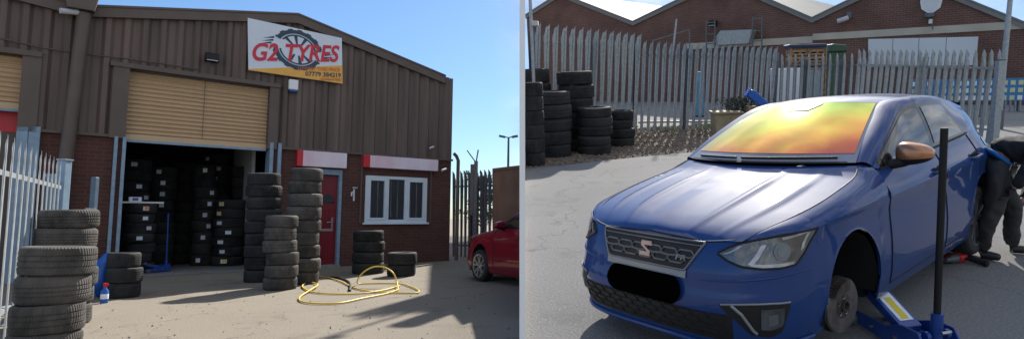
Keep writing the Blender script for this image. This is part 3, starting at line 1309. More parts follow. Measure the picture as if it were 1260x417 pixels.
# ---- trolley jack builder (used in both yards)
def trolley_jack(M, s, label, pole=1.0, lift=.36, tilt=(0, 0), sticker=True, pole_m=None, raised=.5):
    """Local frame: x towards the saddle, origin on the ground at the handle end."""
    t = thing('trolley_jack', label, 'jack', M)
    S = Matrix.Diagonal((s, s, s, 1))
    m_ = MB(S)
    for sy in (-1, 1):
        m_.prism([(-.02, .04), (.10, .02), (.62, .03), (.68, .06), (.62, .11), (.30, .13), (.16, .19), (.02, .20), (-.03, .14)], 1, sy * .125 - .008, sy * .125 + .008)
    m_.span((-.01, -.118, .07), (.18, .118, .085))
    m_.span((.16, -.10, .04), (.30, .10, .10))
    fr = m_.build('frame', M_JACKB, t, bevel=.004)
    m_ = MB(S)
    m_.lathe([(.0, -.045), (.038, -.045), (.042, -.03), (.042, .03), (.038, .045), (0, .045)], 16, (.07, 0, .085), 'X' if False else 'Y')
    m_.tube([(.10, 0, .085), (.34, 0, .085)], .035, 10)
    m_.build('hydraulic_ram', M_METAL, t, smooth=40)
    m_ = MB(S)
    ax, az = .24, .12
    bx_, bz = .24 + .36 * math.cos(raised), .12 + .36 * math.sin(raised)
    rm = Matrix.Rotation(-raised, 3, 'Y')
    m_.box((lerp(ax, bx_, .5), 0, lerp(az, bz, .5)), (.40, .15, .06), rm)
    arm = m_.build('lift_arm', M_JACKB, t, bevel=.008)
    if sticker:
        m_ = MB(S)
        nn = rm @ Vector((0, 0, 1))
        c = Vector((lerp(ax, bx_, .46), 0, lerp(az, bz, .46)))
        m_.box(c + nn * .0325, (.26, .10, .003), rm)
        st = m_.build('sticker', M_LABEL, arm)
        m_ = MB(S)
        m_.box(c + nn * .0345 + rm @ Vector((-.02, 0, 0)), (.20, .05, .002), rm)
        m_.build('sticker_stripe', M_YELLOWL, st)
    m_ = MB(S)
    m_.lathe([(0, 0), (.05, 0), (.05, .02), (.058, .03), (.058, .05), (.045, .05), (.045, .035), (0, .035)], 18, (bx_, 0, bz + .02))
    m_.build('saddle', M_GALVD, t, smooth=40)
    for sy in (-1, 1):
        m_ = MB(S)
        m_.lathe([(0, -.02), (.048, -.02), (.052, -.012), (.052, .012), (.048, .02), (0, .02)], 18, (.60, sy * .155, .053), 'Y')
        m_.build('front_wheel', M_GALVD, t, smooth=40)
        m_ = MB(S)
        m_.lathe([(0, -.014), (.036, -.014), (.040, -.008), (.040, .008), (.036, .014), (0, .014)], 16, (.03, sy * .10, .041), 'Y')
        m_.build('caster', M_GALVD, t, smooth=40)
    m_ = MB(S)
    p0 = Vector((.02, 0, .15))
    d = Vector((tilt[0], tilt[1], 1)).normalized()
    m_.tube([p0 - d * .05, p0 + d * .16], .036, 12)
    for sy in (-1, 1):
        m_.lathe([(0, -.012), (.03, -.012), (.03, .012), (0, .012)], 12, (.02, sy * .07, .17), 'Y')
    m_.build('handle_socket', M_JACKB, t, smooth=40)
    m_ = MB(S)
    m_.tube([p0 + d * .10, p0 + d * pole], .021, 12)
    m_.build('handle_pole', pole_m or M_BLACK, t, smooth=40)
    for sy in (-1, 1):
        for k in range(2):
            m_ = MB(S)
            m_.lathe([(0, -.006), (.012, -.006), (.012, .006), (0, .006)], 8, (.20 + .22 * k, sy * .136, .09 - .02 * k), 'Y')
            m_.build('bolt', M_METAL, t, smooth=40)
    m_ = MB(S)
    m_.tube([(-.02, -.06, .20), (-.05, -.02, .215), (-.05, .03, .215)], .010, 8)
    m_.build('release_lever', M_METAL, t, smooth=40)
    return t


o_ = FMI @ CAM
d_ = FMI.to_3x3() @ LR(205, 333)
t_ = (.031 - o_.z) / d_.z
pj = o_ + d_ * t_
trolley_jack(FM @ T(pj.x, pj.y, .031) @ Matrix.Rotation(-2.6, 4, 'Z'), .8, 'small blue trolley jack standing inside the dark workshop', 1.45, raised=.25, tilt=(.02, .0), pole_m=M_JACKB)

# spray bottle and blue sack by the dark stack
p = LG(128, 372)
t = thing('spray_bottle', 'small blue spray bottle with a red top on the ground', 'bottle', T(p))
MB().lathe([(0, 0), (.045, 0), (.047, .02), (.047, .17), (.02, .21), (.018, .23)], 14).build('bottle_body', M_BLUED, t, smooth=50)
MB().lathe([(.02, .225), (.024, .23), (.024, .28), (0, .285)], 12).box((.02, 0, .265), (.05, .02, .02)).build('trigger_cap', M_RED, t, smooth=40)
MB().lathe([(.0475, .06), (.0475, .13)], 14).build('bottle_label', M_LABEL, t, smooth=50)
p = LG(113, 366)
t = thing('plastic_sack', 'crumpled blue plastic sack behind the tyres by the silver fence', 'sack', T(p + Vector((0, .3, 0))))
bm = bmesh.new()
bmesh.ops.create_icosphere(bm, subdivisions=4, radius=.3)
rn = random.Random(3)
from mathutils import noise
for v in bm.verts:
    n_ = noise.noise(v.co * 6) * .10 + noise.noise(v.co * 14) * .05
    v.co = v.co * (1 + n_)
    v.co.z = max(0, v.co.z * 1.2 + .3)
    v.co.x *= .6
me = bpy.data.meshes.new('sack')
bm.to_mesh(me)
bm.free()
for f_ in me.polygons:
    f_.use_smooth = True
me.materials.append(M_BLUED)
o = bpy.data.objects.new('sack_body', me)
COL.objects.link(o)
o.parent = t

# hose and cable
def gpts(l, z=.0):
    return [LG(a, b) + Vector((0, 0, c + z)) for a, b, c in l]


t = MB()
hp = gpts([(492, 352, .02), (470, 358, .02), (440, 362, .02), (405, 362, .02), (385, 360, .02), (375, 356, .02), (372, 352, .02), (379, 348.5, .03), (389, 350, .03), (390, 354, .05), (380, 360, .04), (369, 366, .02), (370, 371, .02), (385, 374, .02), (415, 374, .02), (445, 368, .02), (475, 362, .02), (490, 357, .02)])
hp2 = gpts([(490, 357, .02), (488, 353, .10), (484, 353, .24), (474, 352, .33), (460, 351, .34), (448, 352, .27), (441, 352, .16), (440, 350, .03), (447, 349.5, .02), (470, 349, .02), (492, 349.5, .02), (505, 353, .02), (515, 358, .02), (512, 361, .02), (490, 361, .02), (462, 360, .02), (440, 356, .02), (430, 352, .02), (420, 347, .02), (404, 342, .02), (386, 340, .02)])
full = crv(hp, 90)[:-1] + crv(hp2, 120)
t.tube(full, .0125, 8)
t = tag(t.build('air_hose', M_HOSE, None, smooth=60), 'long yellow air hose lying in loose loops on the sunlit ground', 'hose')
t = MB().tube(crv(gpts([(408, 341, .012), (420, 343, .012), (429, 347, .012), (431, 353, .012), (430, 358, .012)]), 24), .026, 8)
tag(t.build('rubber_cable', M_BLACK, None, smooth=60), 'short black rubber cable crossing the yellow hose on the ground', 'cable')
rn = random.Random(5)


# ---- palisade fences
def pale_poly(w, h):
    return [(-w / 2, 0), (w / 2, 0), (w / 2, h - .30), (w * .33, h - .20), (w * .46, h - .11), (w * .26, h - .05), (0, h), (-w * .26, h - .05), (-w * .46, h - .11), (-w * .33, h - .20), (-w / 2, h - .30)]


def palisade(name, label, M, length, h, pitch, w, mats, posts, M_rail=None, group=None, bend=0., rails=(.35, -.42), start=0., jit=0., fold=.022):
    """Fence along local +x; pales on the -y side."""
    t = thing(name, label, 'fence', M, group)
    mb_ = MB()
    rn_ = random.Random(int(length * 100))
    n = int((length - start) / pitch)
    for i in range(n):
        cx = start + pitch * (i + .5)
        po = pale_poly(w, h)
        a = rn_.uniform(-jit, jit)
        fr, bk, fs = [], [], []
        cols = [(-1, 0), (0, .018), (1, 0)]
        # folded pale: two halves meeting in a ridge
        for s_ in (-1, 1):
            pts = [q for q in po if q[0] * s_ >= -1e-9]
            ring = [(0, 0)] + [q for q in pts if abs(q[0]) > 1e-9] + [(0, h)] if s_ > 0 else [(0, 0), (0, h)] + [q for q in pts if abs(q[0]) > 1e-9]
            vs_ = []
            for q in ring:
                y = -.004 - fold * (1 - abs(q[0]) / (w / 2))
                zz = q[1]
                yb = y - bend * max(0, (zz - (h - .35))) ** 2 * 4
                vs_.append((cx + q[0] + a * zz, yb, zz))
            k = len(vs_)
            vs2 = [(p_[0], p_[1] + .004, p_[2]) for p_ in vs_]
            mb_.add(vs_ + vs2, [tuple(range(k)), tuple(range(k, 2 * k))[::-1]] + [(i_, (i_ + 1) % k, k + (i_ + 1) % k, k + i_) for i_ in range(k)])
    mb_.build('pale_panel', mats[0], t)
    for rz in rails:
        z = rz if rz > 0 else h + rz
        m_ = MB()
        m_.span((0, .0, z - .025), (length, .006, z + .025))
        m_.span((0, .006, z + .019), (length, .05, z + .025))
        m_.build('rail', M_rail or mats[0], t)
    for px_ in posts:
        m_ = MB()
        m_.span((px_ - .05, .055, 0), (px_ + .05, .065, h - .18))
        m_.span((px_ - .004, .065, 0), (px_ + .004, .15, h - .18))
        m_.span((px_ - .05, .15, 0), (px_ + .05, .16, h - .18))
        m_.build('post', mats[1], t)
    return t


def frame2(a, b):                                              # frame at a with x towards b, z up
    d = (Vector(b) - Vector(a))
    d.z = 0
    L = d.length
    d.normalize()
    n = Vector((-d.y, d.x, 0))
    return Matrix(((d.x, n.x, 0, a[0]), (d.y, n.y, 0, a[1]), (0, 0, 1, 0), (0, 0, 0, 1))), L


# silver fence at the left edge, running up to the workshop
pe = LD(70, 300, 8.0)
pe.z = 0
ps = LD(-70, 300, 4.6)
ps.z = 0
dirf = Vector((LD(0, 200, 5.28).x - pe.x, 5.28 - 8.0, 0)).normalized()
ps = pe + dirf * 5.2
Mf, Lf = frame2(ps, pe)
palisade('palisade_fence', 'silver palisade fence with pointed pales beside the workshop tyres', Mf, Lf, 1.98, .27, .10, [M_GALVL, M_STEELB], [Lf - .06], bend=0., fold=.004, rails=(.3, -.36))
t = thing('gate_post', 'thin dark blue steel post behind the end of the silver fence', 'post', T(pe + Vector((-.02, .55, 0))))
MB().span((-.035, -.035, 0), (.035, .035, 1.80)).build('shaft', M_STEELD, t, bevel=.01)
MB().span((-.07, -.052, 1.2), (.07, -.037, 1.35)).build('latch_plate', M_GALVL, t)
t = thing('gate_post', 'round capped blue steel post ending the silver fence', 'post', T(pe + dirf * -.14))
MB().span((-.055, -.055, 0), (.055, .055, 2.0)).build('shaft', M_STEELB, t, bevel=.01)
MB().span((-.065, -.065, 2.002), (.065, .065, 2.02)).build('cap', M_GALVL, t)

# fence, wall, tree and lamp past the right corner
fa, fb = LD(556, 300, 19), LD(612, 300, 18)
Mf, Lf = frame2((fa.x, fa.y, 0), (fb.x, fb.y, 0))
palisade('palisade_fence', 'dull palisade fence between the workshop corner and the brown wall', Mf, Lf, 2.72, .17, .08, [M_GALVD, M_GALVD], [.7, 1.25], bend=.2, rails=(.35, -.5))
t = thing('barbed_post', 'dark steel post with splayed barbed arms above the palisade fence', 'post', T(LD(584, 300, 17.9).x, LD(584, 300, 17.9).y, 0))
MB().span((-.05, -.05, 0), (.05, .05, 2.95)).span((-.16, -.04, 1.3), (-.06, .04, 2.85)).build('shaft', M_GALVD, t)
MB().bar((0, 0, 2.9), (-.28, 0, 3.28), .035).bar((0, 0, 2.9), (.06, 0, 3.3), .035).build('barbed_arm', M_GALVD, t)
wa_, wb_ = LD(606, 300, 17.6), LD(638.4, 300, 16.6)
Mw_, Lw_ = frame2((wa_.x, wa_.y, 0), (wb_.x, wb_.y, 0))
t = thing('boundary_wall', 'brown rendered boundary wall behind the red car', 'wall', Mw_)
MB().span((0, 0, 0), (Lw_, .22, 2.62)).build('wall_body', M_FARW, t)
MB().span((-.02, -.03, 2.622), (Lw_, .25, 2.70)).build('coping', M_FARW, t)
pl_ = LD(624, 300, 30)
t = thing('street_lamp', 'thin lamp post with two heads beyond the brown wall', 'street lamp', T(pl_.x, pl_.y, 0))
ztop = LD(624, 169, 30).z
MB().tube([(0, 0, 0), (0, 0, ztop)], [.09, .05], 8).build('pole', M_GALVD, t, smooth=40)
for sx in (-1, 1):
    MB().bar((0, 0, ztop), (sx * .26, 0, ztop + .06), .05).box((sx * .33, 0, ztop + .06), (.30, .2, .10), (0, -sx * .2, 0)).build('lamp_head', M_GALVD, t)


def tree(M, label, h, spread, nleaf, seed, leaf=.09, group=None, zlo=.4):
    t_ = thing('tree', label, 'tree', M, group)
    rn_ = random.Random(seed)
    m_ = MB()
    m_.tube(crv([(0, 0, 0), (.05, .03, h * .3), (-.04, .05, h * .6), (.03, 0, h * .9)], 8), [.12 - .012 * i for i in range(9)], 8)
    tips = []
    for i in range(26):
        z0 = h * rn_.uniform(.25, .85)
        a = rn_.uniform(0, 6.28)
        l = spread * rn_.uniform(.45, 1) * (1.1 - z0 / h * .5)
        e = Vector((math.cos(a) * l, math.sin(a) * l, min(h, z0 + l * rn_.uniform(.3, .9))))
        s_ = Vector((0, 0, z0))
        mid = s_.lerp(e, .5) + Vector((rn_.uniform(-.1, .1), rn_.uniform(-.1, .1), .1))
        m_.tube([s_, mid, e], [.035, .022, .008], 5)
        tips += [s_.lerp(e, k) for k in (.55, .7, .85, 1.)]
    m_.build('trunk', M_BARK, t_, smooth=50)
    c_ = MB()
    for i in range(nleaf):
        b_ = rn_.choice(tips)
        p_ = b_ + Vector((rn_.gauss(0, .22), rn_.gauss(0, .22), rn_.gauss(0, .2))) * spread * .5
        if p_.z < zlo:
            continue
        e_ = Euler((rn_.uniform(0, 6.28), rn_.uniform(0, 6.28), rn_.uniform(0, 6.28))).to_matrix()
        s_ = leaf * rn_.uniform(.6, 1.4)
        c_.add([p_ + e_ @ Vector(q) for q in ((-s_, 0, 0), (0, -s_ * .4, 0), (s_, 0, s_ * .2), (0, s_ * .4, 0))], [(0, 1, 2, 3)])
    c_.build('crown', M_LEAF, t_)
    return t_


pt = LD(610, 300, 24)
tree(T(pt.x - .6, pt.y, 0), 'sparse young tree showing through and above the palisade fence', 3.1, 1.0, 1800, 4, .06)

# ================================================================== ground and the white divider
def gsheet(name, mat, poly, M, z, nx=1, label=None, kind='structure'):
    m_ = MB()
    m_.add([(p[0], p[1], z) for p in poly], [tuple(range(len(poly)))])
    return tag(m_.build(name, mat, None, M), None, None, None, kind)


gsheet('yard_ground', M_GROUNDL, [(-400, -60), (400, -60), (400, 900), (-400, 900)], I4, 0.0)

WN, WT0 = 3.4, 3.4                                             # the divider starts this far off and runs straight away


def wray(x, y, Y):
    return LD(x, y, Y)


# ================================================================== hatchback builder
def paint(name, col, metal=.55, rough=.32):
    m = pmat(name, col, rough, metal, var=.04, scale=1.5, coat=1.)
    b = m.node_tree.nodes['Principled BSDF']
    b.inputs['Coat IOR'].default_value = 1.5
    b.inputs['Coat Roughness'].default_value = .03
    b.inputs['Coat Weight'].default_value = .72
    b.inputs['Specular IOR Level'].default_value = .1
    return m


M_BLUEP = paint('blue_car_paint', (.013, .047, .185), .0, .55)
M_REDP = paint('red_car_paint', (.22, .008, .020), .0, .5)
M_COPPER = pmat('copper_mirror_cap', (.50, .24, .13), .32, .75, var=.05, coat=.5)
M_CHROME = pmat('chrome', (.62, .63, .65), .16, 1., var=.03)
M_SATIN = pmat('satin_grey', (.17, .175, .19), .38, .5, var=.05)
M_GRILLEB = pmat('grille_black', (.008, .008, .009), .6, var=.1)
M_LAMPG = pmat('lamp_glass', (.10, .105, .11), .07, .35, var=.5, scale=9, coat=1.)
M_LAMPC = pmat('lamp_bright', (.72, .74, .76), .14, .6, var=.08, scale=12)
M_TAILR = pmat('tail_lamp_red', (.45, .01, .015), .12, var=.1, coat=1.)
M_TINT = pmat('side_glass', (.016, .018, .020), .03, var=.3, scale=1.3, spec=.6)
M_TINT.node_tree.nodes['Principled BSDF'].inputs['Coat Weight'].default_value = .4
M_RUBT = pmat('road_tyre', (.018, .018, .019), .75, var=.25, scale=12)
M_ALLOY = pmat('alloy_wheel', (.22, .225, .235), .35, .8, var=.08)
M_ALLOYL = pmat('bright_alloy_wheel', (.50, .50, .51), .32, .8, var=.08)
M_RUST = pmat('brake_disc', (.11, .095, .085), .55, .6, var=.35, scale=18)
M_HUB = pmat('rusty_hub', (.060, .048, .042), .7, .2, var=.4, scale=25)
M_DISC = pmat('worn_disc', (.20, .18, .165), .45, .7, var=.3, scale=14)
M_UNDER = pmat('underbody', (.010, .010, .011), .9, var=.2)
M_BRONZE = pmat('bronze_badge', (.36, .27, .24), .3, .8, var=.05)


def filmmat():
    m = bpy.data.materials.new('sunscreen_film_painted_sheen')
    m.use_nodes = True
    nt = m.node_tree
    b = nt.nodes['Principled BSDF']
    b.inputs['Metallic'].default_value = .80
    b.inputs['Roughness'].default_value = .15
    b.inputs['Coat Weight'].default_value = .6
    b.inputs['Coat Roughness'].default_value = .03
    tc = nt.nodes.new('ShaderNodeTexCoord')
    sp_ = nt.nodes.new('ShaderNodeSeparateXYZ')
    nt.links.new(tc.outputs['Object'], sp_.inputs[0])
    no = nt.nodes.new('ShaderNodeTexNoise')
    no.inputs['Scale'].default_value = 3.2
    no.inputs['Detail'].default_value = 5
    no.inputs['Distortion'].default_value = .6
    nt.links.new(tc.outputs['Object'], no.inputs['Vector'])
    a = nt.nodes.new('ShaderNodeMath')
    a.operation = 'MULTIPLY_ADD'
    a.inputs[1].default_value = .27
    nt.links.new(no.outputs['Fac'], a.inputs[0])
    nt.links.new(sp_.outputs['Z'], a.inputs[2])
    s2 = nt.nodes.new('ShaderNodeMath')
    s2.operation = 'MULTIPLY_ADD'
    s2.inputs[1].default_value = .09                           # the painted sheen also drifts in hue across the screen
    nt.links.new(sp_.outputs['X'], s2.inputs[0])
    nt.links.new(a.outputs[0], s2.inputs[2])
    mr = nt.nodes.new('ShaderNodeMapRange')
    mr.inputs['From Min'].default_value = 1.16
    mr.inputs['From Max'].default_value = 1.57
    nt.links.new(s2.outputs[0], mr.inputs['Value'])
    rp = nt.nodes.new('ShaderNodeValToRGB')  # iridescent reflection of the film painted as a fixed colour ramp by height
    els = rp.color_ramp.elements
    els[0].position, els[0].color = 0, (.98, .16, .12, 1)
    els[1].position, els[1].color = 1, (.58, .86, .07, 1)
    for p_, c_ in ((.2, (1., .24, .08, 1)), (.40, (1., .50, .06, 1)), (.58, (1., .78, .07, 1)), (.8, (.90, .95, .10, 1))):
        e = els.new(p_)
        e.color = c_
    nt.links.new(mr.outputs[0], rp.inputs['Fac'])
    nt.links.new(rp.outputs['Color'], b.inputs['Base Color'])
    return m


M_FILM = filmmat()
M_EDGESHEEN = pmat('windscreen_edge_sheen', (.26, .27, .31), .14, var=.2, scale=2, spec=.8)  # bare windscreen glass, its reflection painted in as grey blue
M_PLATE = pmat('plate_black', (.0015, .0015, .0015), 1., var=.1, spec=0.)
M_STRIP = pmat('lamp_strip', (.42, .43, .45), .2, .3, var=.25, scale=25)
M_LIPG = pmat('grille_lip', (.24, .25, .27), .35, .3, var=.05)
M_SENSOR = pmat('sensor_grey', (.26, .26, .27), .55, var=.15, scale=14)
M_CLEAR = pmat('windscreen_glass', (.05, .06, .065), .03, var=.2, scale=1.5, spec=1., coat=1.)

PLAN = [(0, 0), (.2, .002), (.4, .012), (.55, .045), (.66, .11), (.75, .205), (.81, .32), (.84, .42), (.852, .5)]
PLANC = crv([(a, b, 0) for a, b in PLAN], 120)
WID = [(.45, .845), (.5, .852), (.6, .866), (.9, .884), (1.4, .886), (2.2, .887), (3.0, .885), (3.4, .885), (3.7, .85), (3.95, .78), (4.06, .68)]
TUCK = [(.14, -.10), (.19, -.045), (.25, -.022), (.35, -.006), (.5, 0), (.62, -.006), (.74, -.017), (.80, -.012), (.835, -.001), (.862, -.012), (.92, -.045), (.98, -.08), (1.04, -.118), (1.12, -.16)]
DZ = [(.14, .075), (.17, .05), (.25, .01), (.35, -.012), (.45, -.02), (.52, 0), (.60, .015), (.685, .045), (.72, .06), (.76, .085), (.82, .12)]
BE = [(.17, .60, .775), (.30, .665, .828), (.45, .72, .862), (.65, .752, .895), (.9, .757, .935), (1.19, .738, .982), (1.34, .70, 1.035), (1.40, .755, 1.02)]
ARCH_F, ARCH_R = (.89, .36, .33, .365), (3.39, .36, .335, .355)


def side_lat(s, z):
    return smoothi(s, WID) + interp(z, TUCK)


def plan_at(w):
    i = min(int(w * 120), 119)
    t = w * 120 - i
    p = PLANC[i].lerp(PLANC[i + 1], t)
    a, b = PLANC[max(i - 2, 0)], PLANC[min(i + 3, 120)]
    tg = (b - a).normalized()
    return p, Vector((tg.y, -tg.x, 0))                        # outward normal in (lat, s)


def w_of(lat):
    for i in range(121):
        if PLANC[i].x >= lat - 1e-6:
            return i / 120
    return 1.


def w_of_s(s):
    for i in range(121):
        if PLANC[i].y >= s - 1e-6:
            return i / 120
    return 1.


def ZTOP(w):
    return interp(plan_at(w)[0].x, [(0, .775), (.41, .760), (.60, .775), (.70, .79), (.80, .805), (.852, .81)])


def FP(lat_or_w, z, proud=0., is_w=False):                     # fascia point, signed lateral
    if is_w:
        sg_, w = 1, lat_or_w
    else:
        sg_ = -1 if lat_or_w < 0 else 1
        w = w_of(abs(lat_or_w))
        # linear refine
        l = abs(lat_or_w)
        if l < .85:
            i = max(1, int(round(w * 120)))
            a, b = PLANC[i - 1].x, PLANC[i].x
            w = (i - 1 + (l - a) / max(b - a, 1e-6)) / 120 if b > a else w
    p, n = plan_at(max(0., min(1., w)))
    e = max(0, min(1, (w - .5) / .5))
    e = e * e * (3 - 2 * e)
    off = smoothi(z, DZ) * (1 - e) + -interp(z, TUCK) * e
    q = p + n * (proud - off)
    return Vector((-sg_ * q.x, -q.y, z))


def zlow(s, base=.19):
    for c, zc, a, b in (ARCH_F, ARCH_R):
        if abs(s - c) < a:
            return zc + b * math.sqrt(max(0, 1 - ((s - c) / a) ** 2)) if True else 0
    return base


def BEf(s):
    return smooth3(s, [(p[0], p[1]) for p in BE]), smooth3(s, [(p[0], p[2]) for p in BE])


def ZS(s):
    return interp(s, [(.5, .81), (.65, .82), (.9, .848), (1.39, .872)])


BELT = [(1.0, .96), (1.4, 1.0), (2.4, 1.02), (3.2, 1.05), (3.7, 1.09), (3.95, 1.10)]


def WSP(u, v, lift=0.):
    a = abs(u)
    sg_ = 1 if u >= 0 else -1
    b = Vector((.683 * a, 1.17 + .167 * a * a, 1.055 - .005 * a * a))
    t = Vector((.506 * a, 2.03 + .12 * a * a, 1.43 - .03 * a * a))
    p = b.lerp(t, v)
    p.z += .022 * 4 * v * (1 - v) + lift
    return Vector((-sg_ * p.x, -p.y, p.z))


_in = [(-WSP(1, v).x, -WSP(1, v).y, WSP(1, v).z) for v in (0, .33, .67, 1)]
INNER = crv(_in + [(.53, 2.5, 1.425), (.525, 3.0, 1.41), (.51, 3.4, 1.37), (.48, 3.8, 1.315)], 60)
OUTER = crv([(.765, 1.40, 1.012), (.735, 1.62, 1.14), (.69, 1.9, 1.27), (.648, 2.15, 1.36), (.652, 2.5, 1.387), (.645, 3.0, 1.365), (.62, 3.4, 1.31), (.59, 3.8, 1.24)], 60)


def rail(s):
    return interp(s, [(p.y, p.x) for p in OUTER]), interp(s, [(p.y, p.z) for p in OUTER])


def GP(s, t, proud, sg_):
    zb = interp(s, BELT)
    lb = side_lat(s, zb)
    lr_, zr = rail(s)
    lat = lerp(lb, lr_, t) + .014 * 4 * t * (1 - t) + proud
    return Vector((-sg_ * lat, -s, lerp(zb, zr, t)))


def wheel(parent, lat, s, z, sg_, rim_mat, r=.305, steer=0.):
    C_ = Vector((-sg_ * lat, -s, z))
    rt = Matrix.Rotation(steer, 4, 'Z')
    w = bpy.data.objects.new('wheel', None)
    COL.objects.link(w)
    w.parent = parent
    w.matrix_local = T(C_) @ rt
    w.empty_display_size = .1
    o_ = -sg_
    pr = [(.215, -.09), (.235, -.098), (.27, -.100), (.292, -.088), (.302, -.07), (.305, -.04), (.2985, -.037), (.2985, -.030), (.305, -.028), (.305, .028), (.2985, .03), (.2985, .037), (.305, .04), (.302, .07), (.292, .088), (.27, .10), (.235, .098), (.215, .09)]
    MB().lathe([(a * r / .305, b) for a, b in pr], 44, ax='X').build('tyre', M_RUBT, w, smooth=35)
    m_ = MB()
    m_.lathe([(.217, .09 * o_), (.222, .098 * o_), (.205, .094 * o_), (.200, .05 * o_), (.195, -.08 * o_)], 44, ax='X')
    for k in range(5):
        a0 = 2 * math.pi * k / 5 + .3
        for dd in (-.16, .16):
            a1, a2 = a0 + dd * .9, a0 + dd * 1.5
            p0 = Vector((.070 * o_, .05 * math.cos(a1), .05 * math.sin(a1)))
            p1 = Vector((.082 * o_, .205 * math.cos(a2), .205 * math.sin(a2)))
            m_.bar(p0, p1, .030, .026, up=(1, 0, 0))
    m_.lathe([(0, .082 * o_), (.03, .082 * o_), (.062, .072 * o_), (.065, .04 * o_)], 24, ax='X')
    m_.build('rim', rim_mat, w, smooth=35)
    MB().lathe([(0, .03 * o_), (.14, .03 * o_), (.14, .01 * o_), (.20, .01 * o_), (.20, -.02 * o_)], 36, ax='X').build('brake_disc', M_RUST, w, smooth=35)
    return w


def quadgrid(mb_, ptf, us, vs_):                               # ptf(u, v)
    mb_.rows([[ptf(u, v) for u in us] for v in vs_])


def lin(a, b, n):
    return [a + (b - a) * i / n for i in range(n + 1)]


def hatchback(name, label, M, P, film=None, jacked=False, rim_mat=None, badge=True):
    car = thing(name, label, 'car', M)
    rim_mat = rim_mat or M_ALLOY
    # ---------------- body shell: fenders, quarters, roof, pillars, tail
    mb = MB()
    for sg_ in (1, -1):
        def S(lat, s, z):
            return Vector((-sg_ * lat, -s, z))
        # strip between the fascia top and the bonnet edge, ahead of the fender
        w0 = w_of(.60)
        rows_ = []
        for i in range(15):
            w = lerp(w0, 1, i / 14)
            tp = FP(w, ZTOP(w), 0, True)
            tp.x *= sg_
            sB = lerp(.17, .5, i / 14)
            lb, zb_ = BEf(sB)
            b_ = S(lb, sB, zb_)
            ctl = tp.lerp(b_, .3)
            ctl.z = lerp(tp.z, b_.z, .85)
            rows_.append([(tp * (1 - t) ** 2 + ctl * 2 * t * (1 - t) + b_ * t * t) for t in lin(0, 1, 5)])
        mb.rows(rows_)
        # fender
        c, zc, a, b = ARCH_F
        ss = [.5, .53, c - a - .001, c - a + .0005] + [c - a * math.cos(math.pi * k / 26) for k in range(1, 26)] + [c + a - .0005, c + a + .001, 1.30, 1.345, 1.385]
        cols = []
        for s in ss:
            zl = zlow(s)
            zs = ZS(s)
            col_ = [S(side_lat(s, z), s, z) for z in lin(zl, zs, 12)]
            lb, zb_ = BEf(s)
            p0, p2 = col_[-1], S(lb, s, zb_)
            ctl = p0.lerp(p2, .28)
            ctl.z = lerp(p0.z, p2.z, .85)
            col_ += [(p0 * (1 - t) ** 2 + ctl * 2 * t * (1 - t) + p2 * t * t) for t in lin(0, 1, 5)[1:]]
            cols.append(col_)
        mb.rows(cols)
        # arch lips
        for (c, zc, a, b) in (ARCH_F, ARCH_R):
            lip = []
            for k in range(27):
                an = math.pi * k / 26
                s, z = c - a * math.cos(an), zc + b * math.sin(an)
                l_ = side_lat(s, z)
                lip.append([S(l_, s, z), S(l_ + .004, s + math.cos(an) * .008, z - math.sin(an) * .008), S(l_ - .018, s, z - .0 + .004)])
            mb.rows(lip)
        # sill
        rows_ = [[S(side_lat(s, z) + (.006 if z < .25 else 0), s, z) for z in (.16, .185, .215, .25, .262)] for s in lin(ARCH_F[0] + ARCH_F[2], ARCH_R[0] - ARCH_R[2], 12)]
        mb.rows(rows_)
        # rear quarter, up to the belt
        c, zc, a, b = ARCH_R
        ss = [3.306] + [c - a * math.cos(math.pi * k / 26) for k in range(1, 27) if c - a * math.cos(math.pi * k / 26) > 3.31] + [c + a + .001, 3.8, 3.88, 3.95]
        mb.rows([[S(side_lat(s, z), s, z) for z in lin(zlow(s), interp(s, BELT), 14)] for s in ss])
        # greenhouse side and rail
        mb.rows([[GP(s, t, 0, sg_) for t in lin(0, 1, 6)] for s in lin(1.40, 3.8, 40)])
        rows_ = []
        for p, q in zip(INNER, OUTER):
            p_, q_ = S(p.x, p.y, p.z), S(q.x, q.y, q.z)
            m_ = p_.lerp(q_, .5) + Vector((-sg_ * .016, 0, .016))
            rows_.append([p_, p_.lerp(m_, .5) + Vector((-sg_ * .003, 0, .006)), m_, m_.lerp(q_, .5) + Vector((-sg_ * .006, 0, .003)), q_])
        mb.rows(rows_)
    # roof
    RE = [(p.y, p.x, p.z) for p in INNER if p.y >= 2.13]

    def roofp(u, t):
        a_ = abs(u)
        sg_ = 1 if u >= 0 else -1
        s = lerp(2.03 + .12 * a_ * a_, 3.8 + .07 * (1 - a_ * a_), t)
        lr_ = interp(s, [(p[0], p[1]) for p in RE])
        zr = interp(s, [(p[0], p[2]) for p in RE])
        zc_ = smoothi(s, [(2.03, 1.43), (2.4, 1.462), (2.9, 1.455), (3.4, 1.42), (3.87, 1.355)])
        if t == 0:
            return Vector((-sg_ * .506 * a_, -s, 1.43 - .03 * a_ * a_))
        return Vector((-sg_ * lr_ * a_, -s, zc_ - (zc_ - zr) * a_ ** 2.4))
    mb.rows([[roofp(u, t) for u in lin(-1, 1, 20)] for t in [0, .02, .06] + lin(.1, 1, 18)])
    # tail
    tail = [(3.83, 1.30, .56), (3.90, 1.16, .63), (3.97, 1.0, .70), (4.04, .84, .74), (4.06, .70, .76), (4.065, .5, .77), (4.04, .32, .77), (3.95, .19, .74)]
    mb.rows([[Vector((-u * h, -(s - .12 * abs(u) ** 4), z)) for u in lin(-1, 1, 16)] for s, z, h in tail])
    body = mb.build('body', P, car, smooth=38)
    # ---------------- underside and wheel wells
    mb = MB()
    mb.span((-.50, -3.9, .17), (.50, -.25, .30))
    mb.span((-.74, -3.0, .17), (.74, -1.28, .26))
